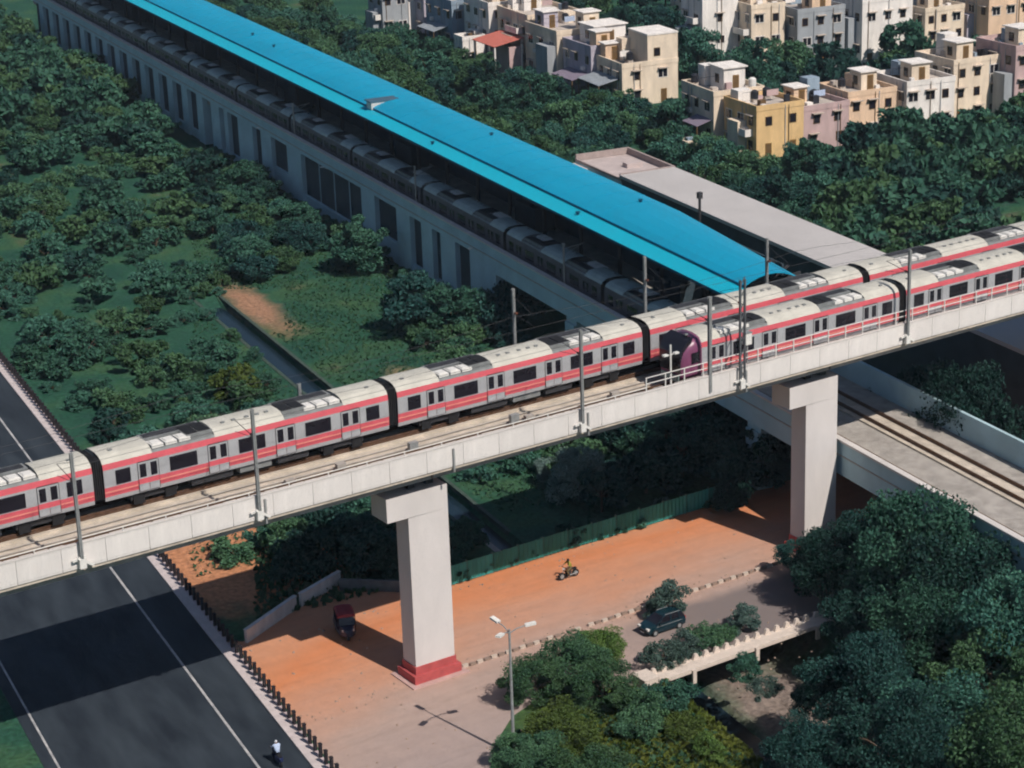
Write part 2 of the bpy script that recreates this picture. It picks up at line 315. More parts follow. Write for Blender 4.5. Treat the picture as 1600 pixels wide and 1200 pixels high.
def yard_material():
    m = bpy.data.materials.new('sandy_yard'); m.use_nodes = True; n = m.node_tree.nodes; l = m.node_tree.links; b = n['Principled BSDF']
    b.inputs['Roughness'].default_value = 0.95; b.inputs['Specular IOR Level'].default_value = 0.1
    tc = n.new('ShaderNodeTexCoord'); sep = n.new('ShaderNodeSeparateXYZ'); l.new(tc.outputs['Object'], sep.inputs[0])
    mp = n.new('ShaderNodeMapping'); mp.inputs['Scale'].default_value = (0.5, 1.3, 1); l.new(tc.outputs['Object'], mp.inputs['Vector'])
    nz = n.new('ShaderNodeTexNoise'); nz.inputs['Scale'].default_value = 0.16; nz.inputs['Detail'].default_value = 7; nz.inputs['Roughness'].default_value = 0.6; l.new(mp.outputs[0], nz.inputs['Vector'])
    ad = n.new('ShaderNodeMath'); ad.operation = 'MULTIPLY_ADD'; ad.inputs[1].default_value = 10.0; l.new(nz.outputs['Fac'], ad.inputs[0]); l.new(sep.outputs['Y'], ad.inputs[2])
    # left part of the yard is sandier: shift by s
    a2 = n.new('ShaderNodeMapRange'); l.new(sep.outputs['X'], a2.inputs['Value']); a2.inputs['From Min'].default_value = -16; a2.inputs['From Max'].default_value = 4; a2.inputs['To Min'].default_value = 5.5; a2.inputs['To Max'].default_value = 0
    a3 = n.new('ShaderNodeMath'); a3.operation = 'ADD'; l.new(ad.outputs[0], a3.inputs[0]); l.new(a2.outputs[0], a3.inputs[1])
    mr = n.new('ShaderNodeMapRange'); l.new(a3.outputs[0], mr.inputs['Value']); mr.inputs['From Min'].default_value = -8; mr.inputs['From Max'].default_value = 15
    rp = n.new('ShaderNodeValToRGB'); l.new(mr.outputs[0], rp.inputs['Fac']); e = rp.color_ramp.elements
    e[0].position = 0.0; e[0].color = (0.325, 0.255, 0.235, 1); e[1].position = 1.0; e[1].color = (0.50, 0.24, 0.14, 1)
    for p, c in ((0.30, (0.375, 0.275, 0.235)), (0.48, (0.43, 0.265, 0.20)), (0.70, (0.51, 0.235, 0.135)), (0.84, (0.54, 0.205, 0.095))):
        k = e.new(p); k.color = (*c, 1)
    n2 = n.new('ShaderNodeTexNoise'); n2.inputs['Scale'].default_value = 0.8; n2.inputs['Detail'].default_value = 9; n2.inputs['Roughness'].default_value = 0.7; l.new(tc.outputs['Object'], n2.inputs['Vector'])
    mv = n.new('ShaderNodeMapRange'); l.new(n2.outputs['Fac'], mv.inputs['Value']); mv.inputs['From Min'].default_value = 0.3; mv.inputs['From Max'].default_value = 0.7; mv.inputs['To Min'].default_value = 0.97; mv.inputs['To Max'].default_value = 1.13
    hs = n.new('ShaderNodeHueSaturation'); l.new(rp.outputs[0], hs.inputs['Color']); l.new(mv.outputs[0], hs.inputs['Value'])
    mp5 = n.new('ShaderNodeMapping'); mp5.inputs['Scale'].default_value = (0.12, 1.7, 1); mp5.inputs['Rotation'].default_value = (0, 0, 0.05); l.new(tc.outputs['Object'], mp5.inputs['Vector'])
    n5 = n.new('ShaderNodeTexNoise'); n5.inputs['Scale'].default_value = 0.9; n5.inputs['Detail'].default_value = 6; l.new(mp5.outputs[0], n5.inputs['Vector'])
    n6 = n.new('ShaderNodeTexNoise'); n6.inputs['Scale'].default_value = 5.0; n6.inputs['Detail'].default_value = 8; n6.inputs['Roughness'].default_value = .75; l.new(tc.outputs['Object'], n6.inputs['Vector'])
    m5 = n.new('ShaderNodeMapRange'); l.new(n5.outputs['Fac'], m5.inputs['Value']); m5.inputs['From Min'].default_value = .3; m5.inputs['From Max'].default_value = .55; m5.inputs['To Min'].default_value = .94; m5.inputs['To Max'].default_value = 1.03
    m6 = n.new('ShaderNodeMapRange'); l.new(n6.outputs['Fac'], m6.inputs['Value']); m6.inputs['From Min'].default_value = .3; m6.inputs['From Max'].default_value = .7; m6.inputs['To Min'].default_value = .94; m6.inputs['To Max'].default_value = 1.10
    m7 = n.new('ShaderNodeMath'); m7.operation = 'MULTIPLY'; l.new(m5.outputs[0], m7.inputs[0]); l.new(m6.outputs[0], m7.inputs[1])
    m8 = n.new('ShaderNodeMath'); m8.operation = 'MULTIPLY'; l.new(m7.outputs[0], m8.inputs[0]); l.new(mv.outputs[0], m8.inputs[1]); l.new(m8.outputs[0], hs.inputs['Value'])
    # the sealed road strip between the kerb and the culvert parapet
    n4 = n.new('ShaderNodeTexNoise'); n4.inputs['Scale'].default_value = 0.5; n4.inputs['Detail'].default_value = 5; l.new(tc.outputs['Object'], n4.inputs['Vector'])
    s1 = n.new('ShaderNodeMath'); s1.operation = 'MULTIPLY_ADD'; s1.inputs[1].default_value = 5.0; l.new(n4.outputs['Fac'], s1.inputs[0]); l.new(sep.outputs['X'], s1.inputs[2])
    sm = n.new('ShaderNodeMapRange'); sm.interpolation_type = 'SMOOTHSTEP'; l.new(s1.outputs[0], sm.inputs['Value']); sm.inputs['From Min'].default_value = 13; sm.inputs['From Max'].default_value = 24
    t1 = n.new('ShaderNodeMath'); t1.operation = 'MULTIPLY_ADD'; t1.inputs[1].default_value = 1.4; l.new(n4.outputs['Fac'], t1.inputs[0]); l.new(sep.outputs['Y'], t1.inputs[2])
    tm = n.new('ShaderNodeMapRange'); l.new(t1.outputs[0], tm.inputs['Value']); tm.inputs['From Min'].default_value = -4.6; tm.inputs['From Max'].default_value = -6.0
    mu = n.new('ShaderNodeMath'); mu.operation = 'MULTIPLY'; l.new(sm.outputs[0], mu.inputs[0]); l.new(tm.outputs[0], mu.inputs[1])
    mu2 = n.new('ShaderNodeMath'); mu2.operation = 'MULTIPLY'; mu2.inputs[1].default_value = 0.8; l.new(mu.outputs[0], mu2.inputs[0])
    mx = n.new('ShaderNodeMix'); mx.data_type = 'RGBA'; l.new(mu2.outputs[0], mx.inputs['Factor']); l.new(hs.outputs[0], mx.inputs['A']); mx.inputs['B'].default_value = (0.155, 0.135, 0.135, 1)
    l.new(mx.outputs['Result'], b.inputs['Base Color'])
    bp = n.new('ShaderNodeBump'); bp.inputs['Strength'].default_value = 0.25; bp.inputs['Distance'].default_value = 0.1; l.new(n2.outputs['Fac'], bp.inputs['Height']); l.new(bp.outputs[0], b.inputs['Normal'])
    return m
ym.materials.append(yard_material())

# ================================================================== THE RED LINE VIADUCT
SA, SB = -46.0, 80.0
RAILZ = 16.75
via = thing('metro_viaduct', 'pale concrete metro viaduct crossing the picture under the red trains', 'viaduct', O, A_U)
T0, T1 = -5.9, 4.3
MB().box(SA, SB, T0 + 0.12, T1 - 0.12, 16.02, 16.32).build('deck_slab', DUST, via)
for s0, s1 in ((SA, -0.45), (-0.25, 35.8), (36.0, SB)):
    g = MB(); prof = [(-3.9, 14.95), (2.4, 14.95), (3.6, 15.5), (3.9, 16.02), (-5.35, 16.02), (-5.35, 15.55)]
    g.loft([[(s, t, z) for t, z in prof] for s in (s0, s1)]); g.build('girder', CONC_D, via)
for s0 in (-0.35, 35.9):
    for t in (-3.4, 1.6):
        for ds in (-0.75, 0.75): MB().box(s0 + ds - 0.3, s0 + ds + 0.3, t - 0.35, t + 0.35, 14.5, 14.95).build('bearing', DSTEEL, via)
PL = 2.95
PANELC = mat('panel_concrete', (0.70, 0.66, 0.63), .9, var=.07, scale=1.1, bump=.2, stretch=(1.6, 1, .3), detail=7, obj_rand=.03)
pmesh = MB().box(0.012, PL - 0.012, 0.0, 0.14, -0.02, 1.42).box(0.02, PL - 0.02, 0.02, 0.12, -0.16, -0.02).mesh('parapet_panel', PANELC)
k0 = s_at(667, T0, 17.2)
j = -int((k0 - SA) / PL)
while k0 + j * PL + PL < SB:
    put('parapet_panel', pmesh, via, (k0 + j * PL, T0, 16.42)); j += 1
MB().box(SA, SB, T0 - 0.03, T0 + 0.20, 17.84, 17.95).build('parapet_coping', CONC, via)
MB().box(SA, SB, T0 + 0.86, T0 + 0.96, 16.32, 17.60).build('trough_wall', CONC_D, via)
tcm = MB().box(0.03, 0.95, 0.0, 0.62, 0, 0.07).mesh('trough_cover', mat('trough_cover', (.58, .53, .47), .9, var=.2, scale=.7, obj_rand=.12))
s = -34.0
while s < 62:
    if rng.random() > .04: put('trough_cover', tcm, via, (s, T0 + 0.34, 17.60 + rng.uniform(-.015, .02)), rng.uniform(-.02, .02))
    s += 1.0
for tt, zz in ((-2.05, 16.5), (-1.35, 16.42), (-0.55, 16.42)):
    ps = []; s = SA
    while s <= SB: ps.append((s, tt + rng.uniform(-.07, .07), zz + rng.uniform(-.02, .05))); s += 2.5
    MB().tube(ps, .05, 5).build('track_cable', RAIL if tt < -2 else CONC_D, via)
MB().box(SA, SB, T1 - 0.14, T1, 16.1, 17.85).box(SA, SB, T1 - 0.6, T1 + 0.03, 17.85, 17.95).build('far_parapet', CONC, via)
NT, FT = -3.3, 1.6
for c, who in ((NT, 'near'), (FT, 'far')):
    MB().box(SA, SB, c - 1.25, c + 1.25, 16.32, 16.46).build('track_plinth', DUST, via)
    for d in (-0.78, 0.78):
        MB().box(SA, SB, c + d - 0.16, c + d + 0.16, 16.46, 16.6).box(SA, SB, c + d - 0.045, c + d + 0.045, 16.6, RAILZ).build('rail', RAIL, via)
fm = MB().box(-0.16, 0.16, -0.28, 0.28, 0, 0.1).mesh('rail_fastening', CONC_D)
s = -30.0
while s < 24:
    for d in (-0.78, 0.78): put('rail_fastening', fm, via, (s, NT + d, 16.46))
    s += 1.3
# small trackside boxes and cable loops on the near walkway
for px, hh in ((452, .35), (532, .55), (645, .7), (803, .8), (826, .45), (960, .5)):
    s = s_at(px, -1.75, 16.7); MB().box(s - 0.35, s + 0.35, -1.95, -1.6, 16.32, 16.32 + hh).build('track_box', CONC_D if hh < .6 else STEEL, via)
# white railing on the right part
r0, r1 = s_at(1010, T0 + 0.1, 18), SB
rl = MB(); 
for z in (18.5, 18.95): rl.tube([(r0, T0 + 0.12, z), (r1, T0 + 0.12, z)], 0.035, 6)
rl.build('railing_rail', WHITE, via)
rl = MB().tube([(SA, T0 + 0.09, 18.22), (r0, T0 + 0.09, 18.22)], 0.035, 5); rl.build('thin_handrail', WHITE, via)
hp = MB().box(-0.03, 0.03, -0.03, 0.03, 0, 0.28).mesh('handrail_post', WHITE); s = -44.0
while s < r0: put('handrail_post', hp, via, (s, T0 + 0.09, 17.95)); s += 2.95
pst = MB().box(-0.04, 0.04, -0.04, 0.04, 0, 1.02).mesh('railing_post', WHITE)
s = r0
while s < r1: put('railing_post', pst, via, (s, T0 + 0.12, 17.95)); s += 1.75
# piers
def pier(s0, label):
    p = thing('viaduct_pier', label, 'pier', ST(s0, 0), A_U, 'viaduct piers')
    c = MB(); h0 = [(-1.62, -4.5), (1.62, -4.5), (1.62, -2.8), (-1.62, -2.8)]
    c.loft([[(x, y, z) for x, y in h0] for z in (1.3, 12.7)], caps=False); c.build('column', CONC_P, p)
    cp = MB().loft([[(-3.3, y, 12.75), (1.62, y, 12.7), (1.62, y, 14.5), (-3.3, y, 14.5)] for y in (-4.5, -2.4)])
    cp.build('pier_cap', CONC_P, p)
    MB().box(-0.9, 1.5, -2.4, 3.0, 12.95, 14.48).build('cap_beam', CONC_D, p)
    MB().box(-1.95, 1.95, -4.86, -2.45, 0.0, 0.72).build('plinth', PLINTH, p)
    MB().box(-1.70, 1.70, -4.58, -2.72, 0.72, 1.3).build('plinth_step', PLINTH, p)
    MB().box(-2.35, 2.35, -5.3, -2.1, 0.0, 0.12).build('plinth_kerb', mat('pinkish_kerb', (0.50, 0.33, 0.30), 0.9, var=0.1), p)
    return p
pier(-0.3, 'tall pale pier with a red painted base standing in the sandy yard')
pier(35.9, 'pale pier at the right whose base is hidden behind the dark tree')
# drainage outlets on fascia
for px in (414, 708, 918, 1165):
    s = s_at(px, T0, 17); MB().bar((s, T0 - 0.08, 17.6), (s, T0 - 0.08, 15.9), 0.12).build('drain_pipe', STEEL, via)

# ================================================================== METRO TRAINS
CL = 21.55
DARKSIDE = mat('station_train_shaded_side', (0.10, 0.09, 0.11), .45, var=.15, scale=1)  # side colour darkened for the shade the train stands in
def car_profile(low=False):
    half = [(1.44, 0.85), (1.5, 1.2), (1.55, 2.2), (1.53, 3.1), (1.46, 3.42)]
    top_ = [(1.3, 3.56), (0.6, 3.60)] if low else [(1.22, 3.72), (0.82, 3.92), (0.35, 4.0)]
    h = half + top_
    return [(y, z) for y, z in h] + [(-y, z) for y, z in reversed(h)]
def body_mesh(roof_mat, side_red=True, cab=False):
    mb = MB(); mb.smooth = False
    segs = [(0.0, 3.55, False), (3.55, 8.15, True), (8.15, 13.4, False), (13.4, 18.0, True), (18.0, CL, False)]
    bands = [(0.85, 1.14, SILVER), (1.14, 1.42, RED), (1.42, 1.52, PINK), (1.52, 1.80, RED), (1.80, 3.02, SILVER), (3.02, 3.42, RED)]
    def yw(z):
        pr = [(0.85, 1.44), (1.2, 1.5), (2.2, 1.55), (3.1, 1.53), (3.42, 1.46)]
        for (z0, y0), (z1, y1) in zip(pr, pr[1:]):
            if z0 <= z <= z1: return y0 + (y1 - y0) * (z - z0) / (z1 - z0)
        return 1.46
    x0b = 1.7 if cab else 0.0
    for sg in (-1, 1):
        for z0, z1, m in bands:
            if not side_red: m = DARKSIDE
            mb.add([(x0b, sg * yw(z0), z0), (CL, sg * yw(z0), z0), (CL, sg * yw(z1), z1), (x0b, sg * yw(z1), z1)], [(0, 1, 2, 3)], m)
    mb.add([(x0b, -1.44, .85), (CL, -1.44, .85), (CL, 1.44, .85), (x0b, 1.44, .85)], [(0, 1, 2, 3)], DSTEEL)
    for x0, x1, low in segs:
        x0 = max(x0, x0b)
        pr = ([(1.46, 3.42), (1.36, 3.56), (0.6, 3.60)] if low else [(1.46, 3.42), (1.30, 3.66), (0.92, 3.88), (0.4, 3.97)])
        pr = pr + [(-y, z) for y, z in reversed(pr)]
        v0 = [(x0, y, z) for y, z in pr]; v1 = [(x1, y, z) for y, z in pr]; n = len(pr)
        mb.add(v0 + v1, [(k, k + 1, n + k + 1, n + k) for k in range(n - 1)], ROOFG if low else roof_mat)
        if not low: mb.add(v0, [tuple(range(n))], ROOFG if x0 > 0 else roof_mat); mb.add(v1, [tuple(range(n))], ROOFG)
    end = [(1.44, .85), (1.5, 1.2), (1.55, 2.2), (1.53, 3.1), (1.46, 3.42), (1.30, 3.66), (0.92, 3.88), (0.4, 3.97)]
    end = end + [(-y, z) for y, z in reversed(end)]
    for x in ([CL] if cab else [0.0, CL]): mb.add([(x, y, z) for y, z in end], [tuple(range(len(end)))], DSTEEL)
    return mb.mesh('car_body')
def window_mesh(w, h=0.98): return MB().box(-w / 2, w / 2, -0.012, 0.012, -h / 2, h / 2, GLASS).mesh('window')
WIN_L, WIN_S = window_mesh(2.0), window_mesh(1.05)
_d = MB()
for x in (-0.72, 0.02): _d.box(x, x + 0.70, -0.02, 0.012, -1.15, 0.85, SILVER)
for x in (-0.62, 0.16): _d.box(x, x + 0.46, -0.028, 0.01, -0.2, 0.72, GLASS)
for x in (-0.76, 0.73): _d.box(x, x + 0.03, -0.024, 0.01, -1.15, 0.85, BLACK)
_d.box(-0.73, 0.73, -0.024, 0.011, -0.66, -0.30, RED); _d.box(-0.73, 0.73, -0.022, 0.011, 0.852, 0.9, BLACK)
DOOR = _d.mesh('door')
_d = MB()
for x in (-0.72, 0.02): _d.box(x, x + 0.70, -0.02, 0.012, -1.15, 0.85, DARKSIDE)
for x in (-0.62, 0.16): _d.box(x, x + 0.46, -0.028, 0.01, -0.2, 0.72, GLASS)
DOOR_G = _d.mesh('door')
AC_W = MB().box(-0.42, 0.42, -0.5, 0.5, 0, 0.22, WHITE).box(-0.3, 0.3, -0.36, 0.36, 0.22, 0.27, WHITE).mesh('cooling_box')
AC_F = MB().box(-0.95, 0.95, -0.95, 0.95, 0, 0.30, ROOFG).box(-0.85, -0.05, -0.8, 0.8, 0.30, 0.36, BLACK).box(0.05, 0.85, -0.8, 0.8, 0.30, 0.36, BLACK).mesh('cooling_fan_unit')
AC_B = MB().box(-2.2, 2.2, 0.1, 1.15, 0, 0.26, ROOFG).box(-2.0, 2.0, 0.3, 1.0, 0.26, 0.30, DSTEEL).mesh('cooling_duct')
VENT = MB().box(-0.14, 0.14, -0.1, 0.1, 0, 0.09, ROOFG).mesh('roof_vent')
BOGIE = MB().box(-1.7, 1.7, -1.15, 1.15, 0.35, 0.8, DSTEEL).box(-1.55, -0.75, -1.25, 1.25, 0.02, 0.8, BLACK).box(0.75, 1.55, -1.25, 1.25, 0.02, 0.8, BLACK).mesh('bogie')
UNDER = MB().box(-4.5, -1.4, -1.2, 1.2, 0.3, 0.86, DSTEEL).box(-0.9, 1.5, -1.25, 1.25, 0.35, 0.86, ROOFG).box(2.0, 4.4, -1.2, 1.2, 0.3, 0.86, DSTEEL).mesh('underframe_box')
BELL = MB()
for k in range(5): BELL.box(-0.30 + k * 0.15 - 0.05, -0.30 + k * 0.15 + 0.05, -1.3, 1.3, 1.0, 3.7, BLACK); 
BELL.box(-0.38, 0.38, -1.2, 1.2, 1.1, 3.6, BLACK)
BELL = BELL.mesh('gangway')
BODY = body_mesh(ROOFC); BODY_C = body_mesh(ROOFC, cab=True)
ROOFG2 = mat('station_train_roof', (0.40, 0.47, 0.46), 0.65, var=0.15, scale=0.8)
BODY_G = body_mesh(ROOFG2, side_red=False)
DOORS = (3.15, 8.25, 13.35, 18.45); WINS = ((1.35, 1), (5.7, 2), (10.8, 2), (15.9, 2), (20.25, 1))
def add_car(train, x0, body, door, cab=False, sides=(-1, 1)):
    c = put('car', body, train, (x0, 0, 0))
    for sg in sides:
        for i, x in enumerate(DOORS): put('door', door, c, (x, sg * 1.545, 2.15), 0 if sg < 0 else math.pi)
        for i, (x, k) in enumerate(WINS):
            if cab and i == 0: continue
            put('window', WIN_L if k == 2 else WIN_S, c, (x, sg * 1.555, 2.38))
    for x, d in ((5.85, 1), (15.7, -1)):
        for k in range(3): put('cooling_box', AC_W, c, (x - d * (1.75 - k * 0.98), -0.72, 3.60))
        put('cooling_fan_unit', AC_F, c, (x + d * 1.35, -0.15, 3.585))
        put('cooling_duct', AC_B, c, (x, 0, 3.60))
    for x in (1.0, 9.2, 10.0, 11.0, 11.8, 12.5, 20.4): put('roof_vent', VENT, c, (x, -0.55, 3.93))
    for x in (3.6, 17.9): put('bogie', BOGIE, c, (x, 0, 0))
    put('underframe_box', UNDER, c, (10.8, 0, 0))
    return c
def metro_train(label, loc, rz, n, x_first, body, door, group=None, cab=False):
    t = thing('metro_train', label, 'train', loc, rz, group)
    P = 22.3
    for k in range(n):
        first = cab and k == 0
        add_car(t, x_first + k * P, BODY_C if first else body, door, first)
        if k < n - 1: put('gangway', BELL, t, (x_first + k * P + CL + 0.375, 0, 0))
    return t
far_train = metro_train('long red and silver metro train on the far track of the viaduct', ST(0, FT, RAILZ), A_U, 6, 0.375 - 44.6, BODY, DOOR)
NS = s_at(1068, NT - 1.5, 18.4)
near_train = metro_train('red and silver metro train with its dark cab front on the near track', ST(0, NT, RAILZ), A_U, 3, NS, BODY, DOOR, cab=True)
# cab of the near train
cab = MB(); cab.smooth = True
def ring(x, wk, z0, zc, zt):
    pr = [(1.44, z0), (1.5, z0 + .35), (1.55, 2.1), (1.53, min(3.1, zc - .3)), (1.46, zc), (1.2, (zc + zt) / 2 + .08), (0.6, zt - .03), (0.0, zt)]
    pr = [(y * wk, z) for y, z in pr]
    return [(x, y, z) for y, z in pr] + [(x, -y, z) for y, z in reversed(pr[:-1])]
cab.loft([ring(1.7, 1.0, .85, 3.42, 3.97), ring(1.1, 0.985, .85, 3.35, 3.9), ring(0.55, 0.95, .8, 3.15, 3.62), ring(0.2, 0.88, .75, 2.85, 3.2), ring(-0.05, 0.78, .72, 2.5, 2.75)], MAGENTA)
cab.build('cab', MAGENTA, near_train).location = (NS, 0, 0)
cw = MB(); 
cw.loft([[(1.05, y * 1.0, 3.90), (0.50, y * 1.02, 3.62), (0.12, y * 1.0, 3.18), (-0.12, y * .95, 2.72), (-0.16, y * .92, 1.3), (0.3, y * .9, 1.3), (0.9, y, 3.5)] for y in (-1.3, -0.65, 0, 0.65, 1.3)]); cw.smooth = False
cw.build('windscreen', GLASS, near_train).location = (NS, 0, 0)
cw = MB()
for sg in (-1, 1): cw.box(-0.14, 0.1, sg * .95 - .16, sg * .95 + .16, 1.45, 1.62)
cw.build('headlight', WHITE, near_train).location = (NS, 0, 0)
MB().box(-0.13, 0.3, -1.05, 1.05, 0.55, 1.05).build('front_skirt', mat('cab_grey_green', (0.22, 0.30, 0.28), .5), near_train).location = (NS, 0, 0)
sw = MB()
for sg in (-1, 1): sw.box(0.75, 1.45, sg * 1.56 - .02, sg * 1.56 + .012, 2.0, 2.8)
sw.build('cab_side_window', GLASS, near_train).location = (NS, 0, 0)

# ================================================================== OVERHEAD MASTS AND WIRES ON THE VIADUCT
def mast(px, t, label, h=7.4, r=0.10, side=1, base=16.6, mate=STEEL, bracket=True, double=False):
    s = s_at(px, t, base + h * 0.5)
    m = thing('overhead_line_mast', label, 'mast', ST(s, t, base), A_U, 'overhead line masts on the viaduct')
    p = MB()
    for dx in ((-0.22, 0.22) if double else (0,)):
        p.box(dx - r, dx + r, -r, -r + 0.05, 0, h).box(dx - r, dx + r, r - 0.05, r, 0, h).box(dx - 0.03, dx + 0.03, -r, r, 0, h)
    p.build('pole', mate, m)
    if double:
        q = MB()
        for k in range(9): q.bar((-0.22, 0, 0.4 + k * h / 9), (0.22, 0, 0.4 + (k + .8) * h / 9), 0.06)
        q.build('lacing', mate, m)
    q = MB(); q.bar((0, 0, h - 1.9), (0, side * 2.6, h - 1.5), 0.035).bar((0, 0, h - 0.6), (0, side * 2.5, h - 1.45), 0.025).bar((0, side * 0.4, h - 2.0), (0, side * 2.7, h - 2.3), 0.025)
    q.build('cantilever_arm', DSTEEL, m)
    MB().tube([(0, side * .15, h - 1.9), (0, side * .45, h - 1.83)], 0.09, 8).build('insulator', mat('brown_insulator', (0.16, 0.06, 0.04), .4), m)
    if bracket:
        b = MB().box(-0.22, 0.22, -.13, .13, -0.25, 0.4)
        b.bar((-0.28, 0, 0.5), (0.75, side * .1, -0.25), 0.16).bar((0.28, 0, .5), (-0.6, side * .1, 0.3), 0.14)
        b.build('base_bracket', WHITE, m)
    return m
TN, TF = T0 - 0.28, T1 + 0.28
mast(400, TN, 'grey mast with a white foot bracket nearest the left end of the viaduct')
mast(909, TN, 'grey mast with a white foot bracket in front of the middle red car')
mast(1109, TN + 0.3, 'slim grey mast beside the dark front of the near train', bracket=False, r=0.12, mate=STEEL)
mast(1160, TN, 'thick double mast in front of the near train at the right', double=True, r=0.07, mate=mat('grey_mast', (.12, .13, .14), .6), h=8.2)
mast(1420, TN, 'grey mast on the viaduct to the right of the thick double mast')
mast(804, TF, 'grey mast rising behind the middle red car against dark trees', side=-1, h=7.6)
mast(1008, TF, 'grey mast behind the coupling of the far red train', side=-1, h=7.8)
mast(1198, TF, 'slim mast rising against the end of the blue roof', side=-1, h=7.0)
mast(470, TF, 'grey mast behind the leftmost red car', side=-1, h=4.2)
mast(120, TN, 'grey mast at the far left end of the viaduct')
# trackside equipment: white cabinet by the double mast, twin lamp
s = s_at(1168, T0 + .3, 19); cb = thing('signal_box', 'small white equipment box on a post beside the thick double mast', 'signal box', ST(s, T0 + 0.35, 17.95), A_U)
MB().box(-.05, .05, -.05, .05, 0, 1.7).build('post', STEEL, cb); MB().box(-.3, .3, -.2, .2, 1.5, 2.4).build('cabinet', WHITE, cb); MB().box(-.33, .33, -.24, .24, 2.4, 2.46).build('lid', STEEL, cb)
s = s_at(1048, T0 + .3, 19); lp = thing('twin_lamp', 'short white twin lamp post on the viaduct parapet before the cab', 'lamp', ST(s, T0 + 0.3, 17.95), A_U)
MB().tube([(0, 0, 0), (0, 0, 3.0)], 0.07, 8).build('post', WHITE, lp)
for sg in (-1, 1):
    MB().tube([(0, 0, 2.2), (sg * .35, 0, 2.3)], 0.035, 6).build('arm', WHITE, lp); MB().box(sg * .5 - .2, sg * .5 + .2, -.14, .14, 2.22, 2.34).build('lamp_head', WHITE, lp)
for t, lab in ((NT, 'thin overhead wire above the near track of the viaduct'), (FT, 'thin overhead wire above the far track of the viaduct')):
    w = thing('overhead_wire', lab, 'wire', ST(0, t, RAILZ + 5.2), A_U)
    MB().tube([(SA, 0, 0), (SB, 0, 0)], 0.012, 4).build('contact_wire', DSTEEL, w)
    ps = []; s = SA
    while s < SB:
        f = ((s + 15) % 27) / 27; ps.append((s, 0, 1.25 - 0.75 * 4 * f * (1 - f))); s += 3
    MB().tube(ps, 0.012, 4).build('carrier_wire', DSTEEL, w)

# ================================================================== THE STATION
sta = thing('metro_station', 'long metro station with a bright blue roof behind the viaduct', 'station', S0, A_M)
A0, A1 = -112.0, 215.0
RZ2 = 7.2
# elevated deck, near and far parapets
DW = 12.0
MB().box(0.8, DW, A0, A1, 6.0, 6.75).build('deck', CONC_D, sta)
MB().box(0.0, 0.32, A0, A1, 7.1, 8.82).build('near_parapet', STWALL, sta)
MB().box(-0.14, 0.42, A0, A1, 8.82, 9.0).build('parapet_coping', CONC, sta)
MB().box(DW, DW + .3, A0, A1, 5.9, 8.9).build('far_parapet', STWALL, sta)
MB().box(-0.06, 0.0, A0, A1, 7.62, 7.72).build('wall_band', CONC_D, sta)
c = 2.35
MB().box(c - 1.3, c + 1.3, A0, A1, 6.75, 6.9).build('track_plinth', DUST, sta)
for d in (-.78, .78): MB().box(c + d - .05, c + d + .05, A0, A1, 6.9, RZ2).build('rail', RAIL, sta)
MB().box(7.0, 9.6, A0, -43, 6.75, 6.9).build('track_plinth', DUST, sta)
for d in (7.52, 9.08): MB().box(d - .05, d + .05, A0, -43, 6.9, RZ2).build('rail', RAIL, sta)
MB().box(4.4, DW - .5, -41, A1, 6.75, 8.25).build('platform', CONC_D, sta)
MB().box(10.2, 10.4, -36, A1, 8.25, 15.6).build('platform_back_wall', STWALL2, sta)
# canopy: lower near strip, gutter step coloured dark for its shade, upper curved roof
def strip(profile, al, name, m, thick=0.12, far_fn=None):
    mb = MB(); rings = []
    for a in al:
        pr = profile
        if far_fn:
            k = far_fn(a); b0 = pr[0][0]; pr = [(b0 + (b - b0) * k, z) for b, z in pr]
        rings.append([(b, a, z) for b, z in pr] + [(b, a, z - thick) for b, z in reversed(pr)])
    mb.loft(rings); return mb.build(name, m, sta)
AE = -41.6
al = [AE, -34, -26, -17] + list(np.arange(-8, A1 + 1, 21.5))
strip([(1.20, 15.50), (2.15, 15.70), (3.15, 15.92)], [AE, A1], 'lower_canopy', BLUE2)
strip([(3.00, 16.16), (3.9, 16.50), (5.0, 16.77), (6.2, 16.92), (7.4, 16.92), (8.6, 16.78), (9.6, 16.52), (10.45, 16.22)], al, 'upper_roof', BLUE, far_fn=lambda a: 1 - 0.30 * min(1, max(0, (-16 - a) / 25.6)))
seam_p = [(3.00, 16.17), (3.9, 16.51), (5.0, 16.78), (6.2, 16.93), (7.4, 16.93), (8.6, 16.79), (9.6, 16.53), (10.43, 16.23)]
seam = MB().loft([[(b, y, z) for b, z in seam_p] + [(b, y, z + .035) for b, z in reversed(seam_p)] for y in (-.03, .03)]).mesh('roof_seam', BLUE)
a = -14.0
while a < 130: put('roof_seam', seam, sta, (0, a, 0)); a += 4.3
MB().box(3.06, 3.12, AE + .2, A1, 15.86, 16.06).build('gutter', BLUED, sta)  # step face coloured dark to carry the slot's shade
MB().box(1.14, 1.20, AE, A1, 15.24, 15.48).build('fascia', BLUED, sta)
colm = MB().tube([(0, 0, 0), (0, 0, 6.6)], 0.22, 10).bar((0, 0, 5.6), (-4.4, 0, 7.2), .22).bar((0, 0, 6.0), (3.4, 0, 7.8), .22).mesh('canopy_column', DSTEEL)
a = -38.0
while a < 200: put('canopy_column', colm, sta, (6.2, a, 8.25)); a += 8.6
rafter = MB().bar((1.4, 0, 15.2), (9.6, 0, 15.9), .16, .3).mesh('rafter', DSTEEL)
a = -40.0
while a < 200: put('rafter', rafter, sta, (0, a, 0)); a += 4.3
